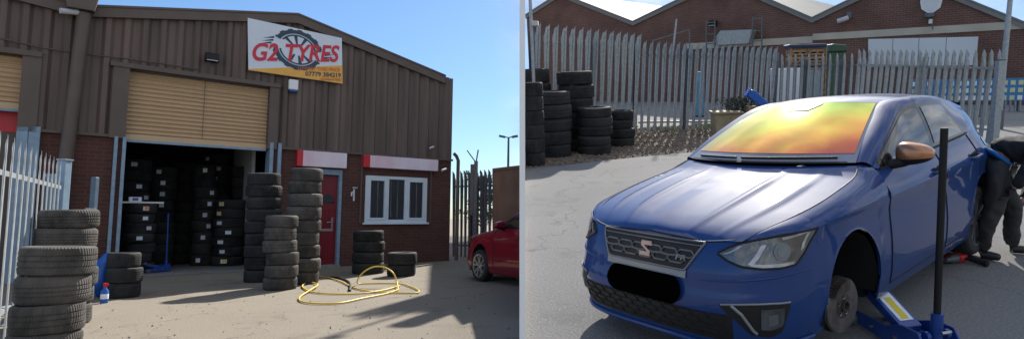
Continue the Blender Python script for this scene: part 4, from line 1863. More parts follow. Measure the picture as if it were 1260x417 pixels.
    for sg_ in (1, -1):
        for c, zc, a, b in (ARCH_F, ARCH_R):
            rr = [[Vector((-sg_ * l, -(c - (a + .03) * math.cos(math.pi * k / 16)), zc - .12 + (b + .09) * math.sin(math.pi * k / 16))) for l in (.855, .5)] for k in range(17)]
            mb.rows(rr)
            mb.add([(-sg_ * .5, -(c - .4), .2), (-sg_ * .5, -(c + .4), .2), (-sg_ * .5, -(c + .4), .78), (-sg_ * .5, -(c - .4), .78)], [(0, 1, 2, 3)])
        mb.rows([[Vector((-sg_ * (side_lat(s, z) - .03), -s, z)) for z in lin(.24, .97, 6)] for s in lin(1.24, 3.02, 8)])
        mb.rows([[Vector((-sg_ * (side_lat(s, z) - .03), -s, z)) for z in lin(.72, 1.0, 3)] for s in lin(3.02, 3.5, 4)])
    mb.add([(-.82, -.42, .24), (.82, -.42, .24), (.7, -.45, .78), (-.7, -.45, .78)], [(0, 1, 2, 3)])
    mb.build('underbody', M_UNDER, car)
    # ---------------- front bumper (fascia)
    mb = MB()
    ws_ = lin(-1, 1, 96)
    rows_ = []
    for k in range(25):
        row = []
        for w in ws_:
            zt = ZTOP(abs(w))
            z = lerp(.165, zt, k / 24)
            p = FP(abs(w), z, 0, True)
            if w < 0:
                p.x *= -1
            row.append(p)
        rows_.append(row)
    under = [Vector((p.x * .93, p.y - .12, .17)) for p in rows_[0]]
    mb.rows([under] + rows_)
    bump = mb.build('front_bumper', P, car, smooth=40)
    # bonnet
    mb = MB()
    CC = crv([(0, .082, .762), (0, .10, .785), (0, .16, .815), (0, .30, .860), (0, .55, .915), (0, .85, .968), (0, 1.05, 1.0), (0, 1.165, 1.03)], 40)
    EE = crv([(.60, .172, .772), (.655, .28, .820), (.715, .44, .858), (.749, .65, .893), (.754, .9, .933), (.735, 1.19, .98), (.697, 1.333, 1.033)], 40)

    def bonnet(u, k):
        a_ = abs(u)
        sg_ = 1 if u >= 0 else -1
        c_, e_ = CC[k], EE[k]
        fr = k / 40
        s = lerp(c_.y, e_.y, a_ ** 2.2)
        if fr < .25:                                           # nose edge follows the fascia
            f_ = 1 - fr / .25
            wl = a_ * .60
            pf = FP(max(wl, .0001), ZTOP(w_of(wl)), 0)
            z0 = lerp(c_.z, e_.z, a_ ** 2.0)
            fo = f_ ** 1.6
            sref = lerp(CC[0].y, EE[0].y, a_ ** 2.2)
            s = s + (-pf.y - sref) * fo
            zz = z0 + (pf.z - lerp(CC[0].z, EE[0].z, a_ ** 2.0)) * fo
        else:
            zz = lerp(c_.z, e_.z, a_ ** 2.0)
        g_ = math.sin(min(1, fr * 2.2) * math.pi / 2) * min(1, (1 - fr) / .35)
        zz += g_ * (.014 * max(0, 1 - abs(a_ - .42) / .055) + .011 * max(0, 1 - abs(a_ - .74) / .05) + (.010 if a_ > .45 and a_ < .74 else 0) * 0)
        zz -= g_ * .010 * max(0, 1 - abs(a_ - .20) / .22)
        return Vector((-sg_ * a_ * e_.x, -s, zz))
    us = sorted(set([-x for x in lin(0, 1, 36)] + lin(0, 1, 36)))
    mb.rows([[bonnet(u, k) for u in us] for k in range(41)])
    mb.build('bonnet', P, car, smooth=38)
    # dark gap lines along the bonnet and its nose
    mb = MB()
    for sg_ in (1, -1):
        mb.tube([Vector((-sg_ * (p.x + .004), -p.y, p.z + .0005)) for p in EE], .0045, 6)
    mb.tube([FP(l, ZTOP(w_of(abs(l))) + .001, .002) for l in lin(-.60, .60, 30)], .0045, 6)
    mb.build('bonnet_gap', M_BLACK, car)
    # ---------------- doors
    for sg_ in (1, -1):
        for s0, s1 in ((1.391, 2.424), (2.432, 3.300)):
            mb = MB()
            rows_ = []
            for s in lin(s0, s1, 26):
                zl = max(.266, zlow(s, .266) + (.012 if abs(s - ARCH_R[0]) < ARCH_R[2] else 0))
                rows_.append([Vector((-sg_ * side_lat(s, z), -s, z)) for z in lin(zl, interp(s, BELT), 22)])
            mb.rows(rows_)
            d = mb.build('door', P, car, smooth=25)
            mb = MB()
            hs = s1 - .14
            l_ = side_lat(hs, .865)
            pts = [Vector((-sg_ * (l_ - .012), -(hs - .105), .872)), Vector((-sg_ * (l_ + .030), -(hs - .085), .876)), Vector((-sg_ * (l_ + .034), -hs, .882)), Vector((-sg_ * (l_ + .030), -(hs + .085), .885)), Vector((-sg_ * (l_ - .012), -(hs + .10), .886))]
            mb.tube(crv(pts, 14), [.010 + .006 * math.sin(math.pi * i / 14) for i in range(15)], 8)
            mb.build('handle', P, d, smooth=50)
            mb = MB()
            mb.lathe([(0, 0), (.045, .0), (.05, .002)], 16, (0, 0, 0), 'X')
            cup = mb.build('handle_cup', M_BLACK, d, T(Vector((-sg_ * (l_ + .001), -hs, .878))) @ Matrix.Diagonal((1, 1.7, .8, 1)))
        for sd in (1.388, 2.428, 3.303):
            mb = MB()
            mb.tube([Vector((-sg_ * (side_lat(sd, z) + .001), -sd, z)) for z in lin(.27 if sd < 3 else .72, interp(sd, BELT) - .01, 16)], .0055, 6)
            mb.build('door_gap', M_BLACK, car)
        mb = MB()
        mb.tube([Vector((-sg_ * (side_lat(s, .264) + .001), -s, .264)) for s in lin(1.39, 3.02, 16)], .0055, 6)
        mb.build('door_gap', M_BLACK, car)
        # side glass: black surround, two panes, quarter
        mb = MB()
        mb.rows([[GP(lerp(lerp(1.445, 1.445, t), lerp(3.30, 3.02, t), u), lerp(.03, .95, t), .003, sg_) for u in lin(0, 1, 40)] for t in lin(0, 1, 6)])
        tr = mb.build('window_surround', M_BLACKGLOSS, car, smooth=40)
        for a0, a1, b0, b1 in ((1.50, 1.50, 2.40, 2.39), (2.49, 2.48, 3.20, 2.97)):
            mb = MB()
            mb.rows([[GP(lerp(lerp(a0, a1, t), lerp(b0, b1, t), u), lerp(.10, .88, t), .007, sg_) for u in lin(0, 1, 24)] for t in lin(0, 1, 6)])
            mb.build('side_window', M_TINT, car, smooth=40)
        mb = MB()
        mb.tube([GP(s, .015, .006, sg_) for s in lin(1.42, 3.32, 30)], .008, 6)
        mb.build('belt_trim', M_BLACK, car)
        # mirror
        mi = bpy.data.objects.new('mirror', None)
        COL.objects.link(mi)
        mi.parent = car
        mi.matrix_local = T(Vector((-sg_ * .925, -1.66, 1.075))) if sg_ > 0 or not film else T(Vector((.80, -1.80, 1.06))) @ Matrix.Rotation(1.35, 4, 'Z')

        def shell(zlo, zhi, g):
            m2 = MB()
            rows2 = []
            for i in range(13):
                ph = lerp(zlo, zhi, i / 12)
                row = []
                for j in range(25):
                    th = 2 * math.pi * j / 24
                    ce = lambda q, e: math.copysign(abs(q) ** e, q)
                    x = .118 * ce(math.cos(ph), .7) * ce(math.cos(th), .75)
                    y = .075 * ce(math.cos(ph), .7) * ce(math.sin(th), .75)
                    z = .072 * ce(math.sin(ph), .8)
                    tp = 1 - .28 * (-x * sg_ / .118 * 1. if False else (x * -sg_ / .118))
                    row.append(Vector((x * g, y * g + abs(x) * -.15, z * tp * g)))
                rows2.append(row)
            m2.rows(rows2)
            return m2
        shell(-.35, 1.5707, 1).build('mirror_cap', M_COPPER if film else P, mi, smooth=50)
        shell(-1.5707, -.35, .985).build('mirror_base', M_BLACK, mi, smooth=50)
        MB().tube([Vector((sg_ * .15, .06, -.07)), Vector((sg_ * .06, .02, -.055)), Vector((0, 0, -.03))], [.035, .032, .03], 8).build('mirror_arm', M_BLACK, mi, smooth=50)
        # headlight
        hl = [(0, .716, .708), (.10, .742, .676), (.22, .762, .650), (.40, .780, .634), (.58, .793, .632), (.72, .800, .640), (.82, .804, .690), (.92, .807, .752), (1., .808, .802)]
        wa_, wb2 = w_of(.50), 1.0

        def HP(u, v, pr):
            zt, zb_ = interp(u, [(h[0], h[1]) for h in hl]), interp(u, [(h[0], h[2]) for h in hl])
            p = FP(lerp(wa_, wb2, u), lerp(zb_, zt, v), pr, True)
            p.x *= sg_
            return p
        mb = MB()
        quadgrid(mb, lambda u, v: HP(u, v, .004), lin(0, 1, 40), lin(0, 1, 8))
        lamp = mb.build('headlight', M_LAMPG, car, smooth=40)
        mb = MB()
        mb.tube([HP(u, 1, .004) for u in lin(0, 1, 30)] + [HP(u, 0, .004) for u in lin(1, 0, 40)], .006, 6, closed=True)
        mb.build('lamp_rim', M_BLACK, lamp)
        mb = MB()                                              # bright running-light strokes
        for (ua, va), (ub, vb), wd_ in (((.30, .12), (.44, .80), .05), ((.30, .12), (.70, .07), .09), ((.80, .25), (.88, .85), .045), ((.05, .5), (.22, .9), .05), ((.62, .90), (.90, .93), .07)):
            quadgrid(mb, lambda u, v: HP(lerp(ua, ub, u) + (v - .5) * (wd_ if abs(vb - va) > .3 else 0), lerp(va, vb, u) + (0 if abs(vb - va) > .3 else (v - .5) * wd_ * 1.2), .0065), lin(0, 1, 8), [0, 1])
        mb.build('running_light', M_STRIP, lamp)
        for uu, rr in ((.22, .036), (.60, .048)):
            mb = MB()
            cpt, cp2, cp3 = HP(uu, .5, .006), HP(uu + .03, .5, .006), HP(uu, .6, .006)
            nx = (cp2 - cpt).normalized()
            nz = (cp3 - cpt).normalized()
            pts = []
            for k in range(18):
                a_ = 2 * math.pi * k / 18
                pts.append(cpt + nx * rr * math.cos(a_) + nz * rr * math.sin(a_))
            mb.add(pts, [tuple(range(18))])
            pts2 = [cpt + (p - cpt) * .62 for p in pts]
            off = nx.cross(nz) * (.002)
            if off.y < 0:
                off = -off
            mb2 = MB()
            mb2.add([p + off for p in pts2], [tuple(range(18))])
            rf = mb.build('lamp_reflector', M_SATIN, lamp)
            mb2.build('lamp_lens', M_LAMPG, rf)
        # fog pocket
        fg = [(0, .455, .445), (.2, .462, .375), (.42, .465, .285), (.7, .462, .262), (.88, .455, .285), (1, .45, .42)]
        fa_, fb_ = w_of(.52), w_of_s(.27)

        def FG(u, v, pr):
            zt, zb_ = interp(u, [(h[0], h[1]) for h in fg]), interp(u, [(h[0], h[2]) for h in fg])
            p = FP(lerp(fa_, fb_, u), lerp(zb_, zt, v), pr, True)
            p.x *= sg_
            return p
        mb = MB()
        quadgrid(mb, lambda u, v: FG(u, v, .003), lin(0, 1, 26), lin(0, 1, 6))
        fog = mb.build('fog_light_recess', M_GRILLEB, car, smooth=40)
        mb = MB()
        mb.tube([FG(u, .98, .006) for u in lin(.02, 1, 20)], .006, 6)
        mb.tube([FG(u, v, .007) for u, v in ((.16, .92), (.3, .55), (.45, .16), (.50, .08))], .009, 6)
        mb.build('fog_trim', M_LIPG, fog)
        mb = MB()
        quadgrid(mb, lambda u, v: FG(lerp(.56, .90, u), lerp(.22, .82, v), .007), lin(0, 1, 8), lin(0, 1, 4))
        fl_ = mb.build('fog_light', M_LAMPG, fog, smooth=40)
        mb = MB()
        quadgrid(mb, lambda u, v: FG(lerp(.66, .80, u), lerp(.34, .66, v), .009), lin(0, 1, 4), lin(0, 1, 2))
        mb.build('fog_lens', M_SATIN, fl_)
        # tail lamp
        mb = MB()
        quadgrid(mb, lambda u, v: Vector((-sg_ * (side_lat(lerp(3.70, 3.952, u), lerp(.87 + .05 * (1 - u), .985, v)) + .006), -lerp(3.70, 3.952, u), lerp(.87 + .05 * (1 - u), .985, v))), lin(0, 1, 6), lin(0, 1, 3))
        mb.build('tail_lamp', M_TAILR, car, smooth=40)
    # ---------------- crease of the bumper below the headlights
    mb = MB()
    for sg_ in (1, -1):
        pts = []
        for u in lin(0, 1, 20):
            p = FP(lerp(w_of(.40), .96, u), lerp(.565, .60, u), .0, True)
            p.x *= sg_
            pts.append(p)
        mb = MB()
        mb.tube(pts, [.006 * math.sin(math.pi * min(1, .05 + .9 * i / 20)) + .001 for i in range(21)], 8)
        mb.build('bumper_crease', P, car, smooth=60)
    # ---------------- upper grille
    def gz(l):
        return .602 + max(0, (abs(l) - .305)) / .105 * .15
    mb = MB()
    mb.rows([[FP(l, lerp(gz(l), .757, v), .003) for l in lin(-.408, .408, 50)] for v in lin(0, 1, 4)])
    gr = mb.build('grille', M_GRILLEB, car)
    mb = MB()
    out_ = [FP(l, .757, .006) for l in lin(-.412, .412, 24)]
    bot_ = [FP(l, gz(l), .006) for l in lin(.412, -.412, 40)]
    mb.tube(out_ + bot_, .0065, 6, closed=True)
    mb.tube([FP(l, .738, .007) for l in lin(-.395, .395, 24)], .0045, 6)
    mb.build('grille_frame', M_SATIN, gr, smooth=50)
    mb = MB()
    mb.rows([[FP(l, lerp(.562, .603, v) + max(0, abs(l) - .29) * .9 * v, .009 - .004 * v) for l in lin(-.315, .315, 30)] for v in (0, .5, 1)])
    mb.build('grille_lip', M_LIPG, gr, smooth=50)
    mb = MB()
    hw, hh = .062, .024
    for r_ in range(4):
        for c_ in range(-4, 5):
            lx = c_ * .118 + (.059 if r_ % 2 else 0)
            z_ = .722 - r_ * .0335
            hexp = [(lx - hw, z_), (lx - hw * .62, z_ + hh * .75), (lx + hw * .62, z_ + hh * .75), (lx + hw, z_), (lx + hw * .62, z_ - hh * .75), (lx - hw * .62, z_ - hh * .75)]
            if all(abs(q[0]) < .40 and gz(q[0]) + .004 < q[1] < .738 for q in hexp):
                mb.tube([FP(q[0], q[1], .009) for q in hexp], .005, 5, closed=True)
    mb.build('honeycomb', M_SATIN, gr)
    if badge:
        mb = MB()                                             # an S shaped emblem
        for poly in ([(-.060, .045), (.052, .045), (.068, .020), (-.022, .020), (-.004, .006), (.058, -.014), (.048, -.022), (-.020, .000), (-.058, .022)],
                     [(.060, -.045), (-.052, -.045), (-.068, -.020), (.022, -.020), (.004, -.006), (-.058, .014), (-.048, .022), (.020, .000), (.058, -.022)]):
            n = len(poly)
            a_ = [FP(x * .70 + .0001, .684 + z * .9, .016) for x, z in poly]
            b_ = [FP(x * .70 + .0001, .684 + z * .9, .006) for x, z in poly]
            mb.add(a_ + b_, [tuple(range(n)), tuple(range(n, 2 * n))[::-1]] + [(i, (i + 1) % n, n + (i + 1) % n, n + i) for i in range(n)])
        mb.build('emblem', M_BRONZE, gr)
        mb = MB()
        text_into(mb, 'FR', .075, .032, FP(.27, .668, .014), (-1, 0, 0) if False else (FP(.30, .652, .012) - FP(.27, .652, .012)).normalized(), (0, 0, 1), (0, 1, 0), .25, .01, .003)
        mb.build('trim_badge', M_LIPG, gr)
    # plate, lower grille, lip
    mb = MB()
    mb.rows([[FP(l, z, .003) for l in lin(-.58, .58, 44)] for z in lin(.245, .40, 3)])
    lg = mb.build('lower_grille', M_GRILLEB, car)
    mb = MB()
    for r_ in range(4):
        for c_ in range(-6, 7):
            lx = c_ * .10 + (.05 if r_ % 2 else 0)
            z_ = .375 - r_ * .032
            hexp = [(lx - .052, z_), (lx - .032, z_ + .017), (lx + .032, z_ + .017), (lx + .052, z_), (lx + .032, z_ - .017), (lx - .032, z_ - .017)]
            if all(abs(q[0]) < .56 for q in hexp):
                mb.tube([FP(q[0], q[1], .006) for q in hexp], .0034, 5, closed=True)
    mb.build('honeycomb', M_BLACK, lg)
    mb = MB()
    pl = []
    for k in range(28):
        a_ = 2 * math.pi * k / 28
        pl.append((.045 + (.215 * (1 if math.cos(a_) > 0 else -1) + .075 * math.cos(a_)), .488 + .082 * math.sin(a_)))
    n = len(pl)
    mb.rows([[FP(lerp(-.29, .30, u), .488 + (v - .5) * 2 * .080 * (1 if abs(u - .5) < .36 else math.sqrt(max(.02, 1 - ((abs(u - .5) - .36) / .14) ** 2))), .022) for u in lin(0, 1, 40)] for v in lin(0, 1, 6)])
    mb.build('number_plate', M_PLATE if badge else M_LABEL, car)
    mb = MB()
    mb.tube([FP(lerp(-.985, .985, i / 60) if False else 0.0001, .17, 0) for i in range(2)], .001, 3)
    lip = []
    for w in lin(-.97, .97, 60):
        p = FP(abs(w), .205, .010, True)
        if w < 0:
            p.x *= -1
        lip.append(p)
    mb = MB().tube(lip, .014, 8)
    mb.build('bumper_lip', P, car, smooth=60)
    # ---------------- glass
    mb = MB()
    quadgrid(mb, lambda u, v: WSP(u, v, .0), lin(-1, 1, 30), lin(0, 1, 16))
    ws = mb.build('windscreen', M_EDGESHEEN, car, smooth=50)
    mb = MB()
    quadgrid(mb, lambda u, v: WSP(u * .968, lerp(.11, .975, v), .004), lin(-1, 1, 30), lin(0, 1, 16))
    mb.build('windscreen_film' if film else 'windscreen_pane', film or M_CLEAR, ws, smooth=50)
    if film:
        mb = MB()
        mb.rows([[WSP(lerp(lerp(-.17, -.27, min(1, t * 1.4)), lerp(.15, .27, min(1, t * 1.4)), u), lerp(.80, .974, t), .008) for u in lin(0, 1, 10)] for t in lin(0, 1, 5)])
        mb.build('sensor_patch', M_SENSOR, ws)
    mb = MB()
    quadgrid(mb, lambda u, v: WSP(u * .93, lerp(-.014, .008, v), .004), lin(-1, 1, 30), lin(0, 1, 2))
    mb.build('cowl', M_BLACK, car, smooth=50)
    mb = MB()
    mb.tube([WSP(u, .030 + .012 * (u + .9), .008) for u in lin(-.15, .84, 14)], .008, 6)
    mb.tube([WSP(u, .04, .008) for u in lin(-.82, -.22, 10)], .007, 6)
    mb.build('wiper', M_BLACK, car)
    mb = MB()
    tl = [(3.845, 1.285, .52), (3.915, 1.15, .58), (3.965, 1.03, .64)]
    mb.rows([[Vector((-u * h, -(s + .012 - .12 * abs(u) ** 4), z)) for u in lin(-1, 1, 12)] for s, z, h in tl])
    mb.build('rear_window', M_TINT, car, smooth=50)
    mb = MB()
    mb.rows([[Vector((-u * .56, -(s - .1 * abs(u) ** 4), z - .05 * abs(u) ** 2.4)) for u in lin(-1, 1, 14)] for s, z in ((3.80, 1.368), (3.95, 1.352), (3.965, 1.34), (3.94, 1.325), (3.84, 1.31))])
    mb.build('roof_spoiler', P, car, smooth=40)
    # ---------------- running gear
    for sg_, s in ((1, 3.39), (-1, 3.39), (-1, .865)):
        wheel(car, .775, s, .30 if s > 2 else .30, sg_, rim_mat)
    if not jacked:
        wheel(car, .785, .865, .30, 1, rim_mat)
    else:
        hb = bpy.data.objects.new('brake_hub', None)
        COL.objects.link(hb)
        hb.parent = car
        hb.matrix_local = T(Vector((-.775, -.862, .255))) @ Matrix.Rotation(-.10, 4, 'Z')
        MB().lathe([(.05, -.022), (.085, -.022), (.088, -.004), (.160, -.004), (.165, -.008), (.165, -.026), (.160, -.030), (.07, -.030)], 44, ax='X').build('brake_disc', M_DISC, hb, smooth=35)
        m_ = MB()
        m_.lathe([(0, -.030), (.024, -.030), (.026, -.052), (.032, -.052), (.035, -.034), (.074, -.031), (.086, -.026), (.090, -.006)], 30, ax='X')
        hub_ = m_.build('hub', M_HUB, hb, smooth=25)
        for k in range(5):
            a_ = 2 * math.pi * k / 5 + .4
            m_ = MB()
            m_.lathe([(.0, -.034), (.007, -.034), (.008, -.030), (.010, -.031)], 10, (0, .054 * math.cos(a_), .054 * math.sin(a_)), ax='X')
            m_.build('stud_hole', M_UNDER, hub_)
            m_ = MB()
            m_.lathe([(.009, -.033), (.013, -.034), (.013, -.028)], 10, (0, .054 * math.cos(a_), .054 * math.sin(a_)), ax='X')
            m_.build('stud_seat', M_METAL, hub_)
        m_ = MB()
        m_.rows([[Vector((x, .165 * math.cos(a_), .165 * math.sin(a_))) for x in (-.065, .03)] for a_ in lin(.55, 1.75, 10)])
        m_.rows([[Vector((-.065, r_ * math.cos(a_), r_ * math.sin(a_))) for r_ in (.10, .165)] for a_ in lin(.55, 1.75, 10)])
        m_.build('caliper', M_HUB, hb, smooth=30)
        MB().lathe([(.06, .012), (.165, .012), (.17, .02), (.17, .03), (.05, .035), (.04, .12), (.03, .35)], 36, ax='X').build('back_plate', M_UNDER, hb, smooth=35)
        MB().tube([Vector((.10, 0, .05)), Vector((.13, .02, .55))], .05, 10).build('damper', M_UNDER, hb, smooth=40)

    def draw_in(p):                                           # the tail of the body is shorter and narrower than drawn
        k = max(0., -p.y - 2.2)
        e = min(1., k / 1.75)
        return Vector((p.x * (1 - .055 * e * e), p.y + k * .065, p.z))

    def walk(o):
        for c in kids(o):
            if c.type == 'MESH' and c.matrix_local == Matrix.Identity(4):
                for v in c.data.vertices:
                    v.co = draw_in(v.co)
                walk(c)
            elif c.parent == car:
                c.location = draw_in(c.location)
            else:
                c.location = draw_in(c.location)
    walk(car)
    return car


q_ = (2.31526749, 0.11854484, -0.07225939, 0.28946963, 3.54550991, -1.14674563)
CR = Matrix.Rotation(q_[1], 3, 'X') @ Matrix.Rotation(q_[2], 3, 'Y') @ Matrix.Rotation(q_[0], 3, 'Z')
CARM = T(CAM) @ RC.to_4x4() @ T(q_[3], q_[4], q_[5]) @ CR.to_4x4()
hatchback('blue_hatchback', 'blue hatchback with a rainbow tinted windscreen and its front wheel off', CARM, M_BLUEP, film=M_FILM, jacked=True)

# ---- made-up white wall for the blank strip between two views, seen edge-on
def wx(Y, z, px_=642.7):
    return (px_ - PX) / F * (cp * Y + sp * (z - 1.2))


HWD = 3.5 / F * cp * WN


def slab(Y):
    return (YM @ YG(644, 90 + HC * F / Y)).z


t = thing('added_dividing_wall', 'thin made-up white wall standing on edge between the two yards', 'wall', T(wx(WN, 0), WN, 0))
OFS = Vector((wx(WN, 0), WN, 0))


def wallpoly(name, poly, par):
    n = len(poly)
    vs_ = [Vector((wx(Y, z) - HWD, Y, z)) - OFS for Y, z in poly] + [Vector((wx(Y, z) + HWD, Y, z)) - OFS for Y, z in poly]
    m_ = MB().add(vs_, [tuple(range(n)), tuple(range(n, 2 * n))[::-1]] + [(i, (i + 1) % n, n + (i + 1) % n, n + i) for i in range(n)])
    return m_.build(name, M_PARTI, par)


WTOP = .75  # rear top raised so the hidden part of the wall shades the lower yard
wallpoly('end_pillar', [(WN, -.3), (WN + .3, -.3), (WN + .3, 2.75), (WN, 2.65)], t)
print('slab', slab(7), slab(8.5), slab(11))
wallpoly('wall_panel', [(WN + .302, -.3), (7.2, -.3), (7.2, slab(7.2) + .03), (WN + .302, slab(WN + .302) + .03)], t)
wallpoly('lintel_panel', [(8.6, 1.46), (9.6, 1.56), (12.6, 1.85), (12.6, slab(12.6) + WTOP), (10.5, slab(10.5) + .25), (8.6, slab(8.6) + .03)], t)
wallpoly('wall_panel', [(12.602, -.3), (34, -.3), (34, slab(34) + .3), (20, slab(20) + WTOP), (12.602, slab(12.602) + WTOP)], t)

# ---- red hatchback parked in the opening under the upper yard
pc = LG(594, 345)
hd = R(139)                                                    # azimuth its tail points to
fwd = Vector((-math.sin(hd), -math.cos(hd), 0))
rgt = Vector((fwd.y, -fwd.x, 0))
org = pc + fwd * .865 + rgt * .785
RM = Matrix(((rgt.x, fwd.x, 0, org.x), (rgt.y, fwd.y, 0, org.y), (0, 0, 1, 0), (0, 0, 0, 1)))
hatchback('red_hatchback', 'dark red hatchback parked in the shade at the end of the workshop', RM, M_REDP, rim_mat=M_ALLOYL, badge=False)

# ================================================================== RIGHT: the sloping yard
e0, e1 = YG(646.2, 2500), YG(646.2, 128)
gy = MB()
gy.prism([(e0.x, e0.y), (e1.x, e1.y), (e1.x, 60), (70, 60), (70, -14), (e0.x + .3, -14)], 2, -.16, 0)
tag(gy.build('upper_yard_ground', M_GROUNDR, None, YM), None, None, None, 'structure')
# gravel strip along the fence
gp = [YG(646.4, 207), YG(700, 202), YG(745, 196.5), YG(800, 191), (YG(850, 186.5)), YG(930, 182), YG(960, 150), YG(880, 152), YG(783, 158), YG(700, 172), YG(646.6, 192)]
gsheet('gravel_strip', M_GRAVELB, [(p.x, p.y) for p in gp], YM, .006)
ro = [YG(648, 168), YG(783, 157.5), YG(955, 151), YG(1100, 140), YG(1259, 158)]
gsheet('concrete_road', M_CONC, [(p.x, p.y) for p in ro] + [(30, 25), (30, 34), (-2, 34)], YM, .005)
ver = MB()
kz = [(-.9, 20.5), (30, 20.5)]


def inpoly(x, y, poly):
    c = False
    for (a, b), (d, e) in zip(poly, poly[1:] + poly[:1]):
        if (b > y) != (e > y) and x < (d - a) * (y - b) / (e - b) + a:
            c = not c
    return c


rn = random.Random(11)
st = MB()
poly = [(p.x, p.y) for p in gp]
bx0, bx1, by0, by1 = min(p[0] for p in poly), max(p[0] for p in poly), min(p[1] for p in poly), max(p[1] for p in poly)
cnt = 0
while cnt < 8000:
    x, y = rn.uniform(bx0, bx1), rn.uniform(by0, by1)
    if not inpoly(x, y, poly):
        continue
    cnt += 1
    s_ = rn.uniform(.013, .032)
    e_ = Euler((rn.uniform(0, 6), rn.uniform(0, 6), rn.uniform(0, 6))).to_matrix()
    sc = (s_ * rn.uniform(.7, 1.3), s_ * rn.uniform(.7, 1.3), s_ * .7)
    oc = [(1, 0, 0), (-1, 0, 0), (0, 1, 0), (0, -1, 0), (0, 0, 1), (0, 0, -1)]
    st.add([Vector((x, y, .008 + s_ * .3)) + e_ @ Vector([q[k] * sc[k] for k in range(3)]) for q in oc], [(0, 2, 4), (2, 1, 4), (1, 3, 4), (3, 0, 4), (2, 0, 5), (1, 2, 5), (3, 1, 5), (0, 3, 5)])
tag(st.build('gravel', M_STONE, None, YM), None, None, None, 'stuff')
wd_ = MB()
for i in range(520):                                           # weeds at the foot of the fence
    k = rn.choice([(825, 160), (770, 161), (808, 159), (870, 157), (716, 170)])
    c = YG(k[0] + rn.gauss(0, 6), k[1] + rn.gauss(0, 1.2))
    h_ = rn.uniform(.05, .2)
    a_ = rn.uniform(0, 6.28)
    wd_.add([c + Vector((math.cos(a_) * .012, math.sin(a_) * .012, 0)), c - Vector((math.cos(a_) * .012, math.sin(a_) * .012, 0)), c + Vector((rn.gauss(0, .06), rn.gauss(0, .06), h_))], [(0, 1, 2)])
tag(wd_.build('weeds', M_LEAF, None, YM), None, None, None, 'stuff')


# ---- fences
def fence_px(name, label, a, b, h, pitch, w, mats, posts, **k):
    A = YD(*a)
    B = YD(*b)
    A.z -= h
    B.z -= h
    d = (B - A)
    L = d.length
    x_ = d.normalized()
    n_ = Vector((-x_.y, x_.x, 0)).normalized()
    z_ = x_.cross(n_)
    z_ = Vector((0, 0, 1))
    M_ = YM @ Matrix(((x_.x, n_.x, z_.x, A.x), (x_.y, n_.y, z_.y, A.y), (x_.z, n_.z, z_.z, A.z), (0, 0, 0, 1)))
    return palisade(name, label, M_, L, h, pitch, w, mats, [p * L for p in posts], **k)


PG = 'galvanised palisade fences round the upper yard'
fence_px('palisade_fence', 'tall galvanised palisade fence behind the black tyre stacks', (647.4, 27, 14.2), (783, 49, 16.8), 2.95, .27, .125, [M_GALV, M_GALVD], [.02, .52, .99], bend=.3, rails=(.35, -.46), group=PG, M_rail=M_GALVD)
fence_px('palisade_fence', 'long galvanised palisade fence behind the gravel and the blue car bonnet', (783, 49, 16.8), (956, 65, 18.6), 2.66, .215, .095, [M_GALV, M_GALVD], [.33, .66, .995], bend=.3, rails=(.35, -.42), group=PG, M_rail=M_GALVD)
fence_px('palisade_fence', 'short galvanised palisade fence section behind the roof of the blue car', (957, 66, 18.5), (1066, 67, 17.2), 2.3, .20, .095, [M_GALV, M_GALVD], [.3, .7], bend=.3, rails=(.35, -.36), group=PG, M_rail=M_GALVD)
fence_px('palisade_fence', 'open palisade gate leaf leaning beside the tail of the blue car', (1050, 60, 15.2), (1228, 70, 12.5), 2.0, .15, .092, [M_GALV, M_GALV], [.5], bend=.2, rails=(.3, -.40), group=PG, jit=.012)
g0 = YD(1231, 74, 12.4)
t = thing('gate_post', 'galvanised square gate post at the end of the leaning gate', 'post', YM @ T(g0.x, g0.y, 0))
MB().span((-.07, -.07, 0), (.07, .07, g0.z)).build('shaft', M_GALV, t, bevel=.01)
MB().span((-.08, -.08, g0.z + .002), (.08, .08, g0.z + .02)).build('cap', M_GALVD, t)
fence_px('palisade_fence', 'low far palisade fence beyond the gate post on the right', (1238, 96, 21), (1290, 92, 20), 1.5, .15, .07, [M_GALV, M_GALVD], [.3], rails=(.3, -.3))
# leaning bar, small camera pole and ladder like frame above the fence
t = thing('camera_pole', 'pale thin pole with a small camera above the left fence end', 'pole', YM @ T(*YD(655, 60, 12.6).xy, 0))
zt_ = YD(655, -6, 12.6).z
MB().tube([(0, 0, 0), (0, 0, zt_)], .035, 8).build('shaft', M_GALVL, t, smooth=40)
MB().box((.08, 0, YD(655, 29, 12.6).z), (.14, .16, .10)).build('camera_box', M_ROOMWHITE, t, bevel=.01)
t = thing('leaning_bar', 'thin steel bar leaning over the palisade fence top', 'bar', YM @ T(YD(826, 62, 17.6)))
MB().bar((0, 0, -.4), (.16, 0, 1.0 - .1), .05).build('bar', M_GALVL, t)
MB().bar((-.55, .1, .30), (.55, .1, .60), .035).bar((.55, .1, .6), (.55, .1, -.2), .035).build('bent_wire', M_GALVD, t)

# ---- brick warehouse
bd = Vector((.789, -.614, 0)).normalized()
bn = Vector((.614, .789, 0)).normalized()
b0 = Vector((1250 - PX, 0, 0))
b0 = Vector(((1250 - PX) / F * 24, 24, 0)) - bd * 40
BM = Matrix(((bd.x, bn.x, 0, b0.x), (bd.y, bn.y, 0, b0.y), (0, 0, 1, 0), (0, 0, 0, 1)))
BMI = BM.inverted()


def bxz(x, y, off=0.):
    o = BMI @ Vector((0, 0, HC))
    d = BMI.to_3x3() @ YR(x, y)
    t = (-off - o.y) / d.y
    p = o + d * t
    return p.x, p.z


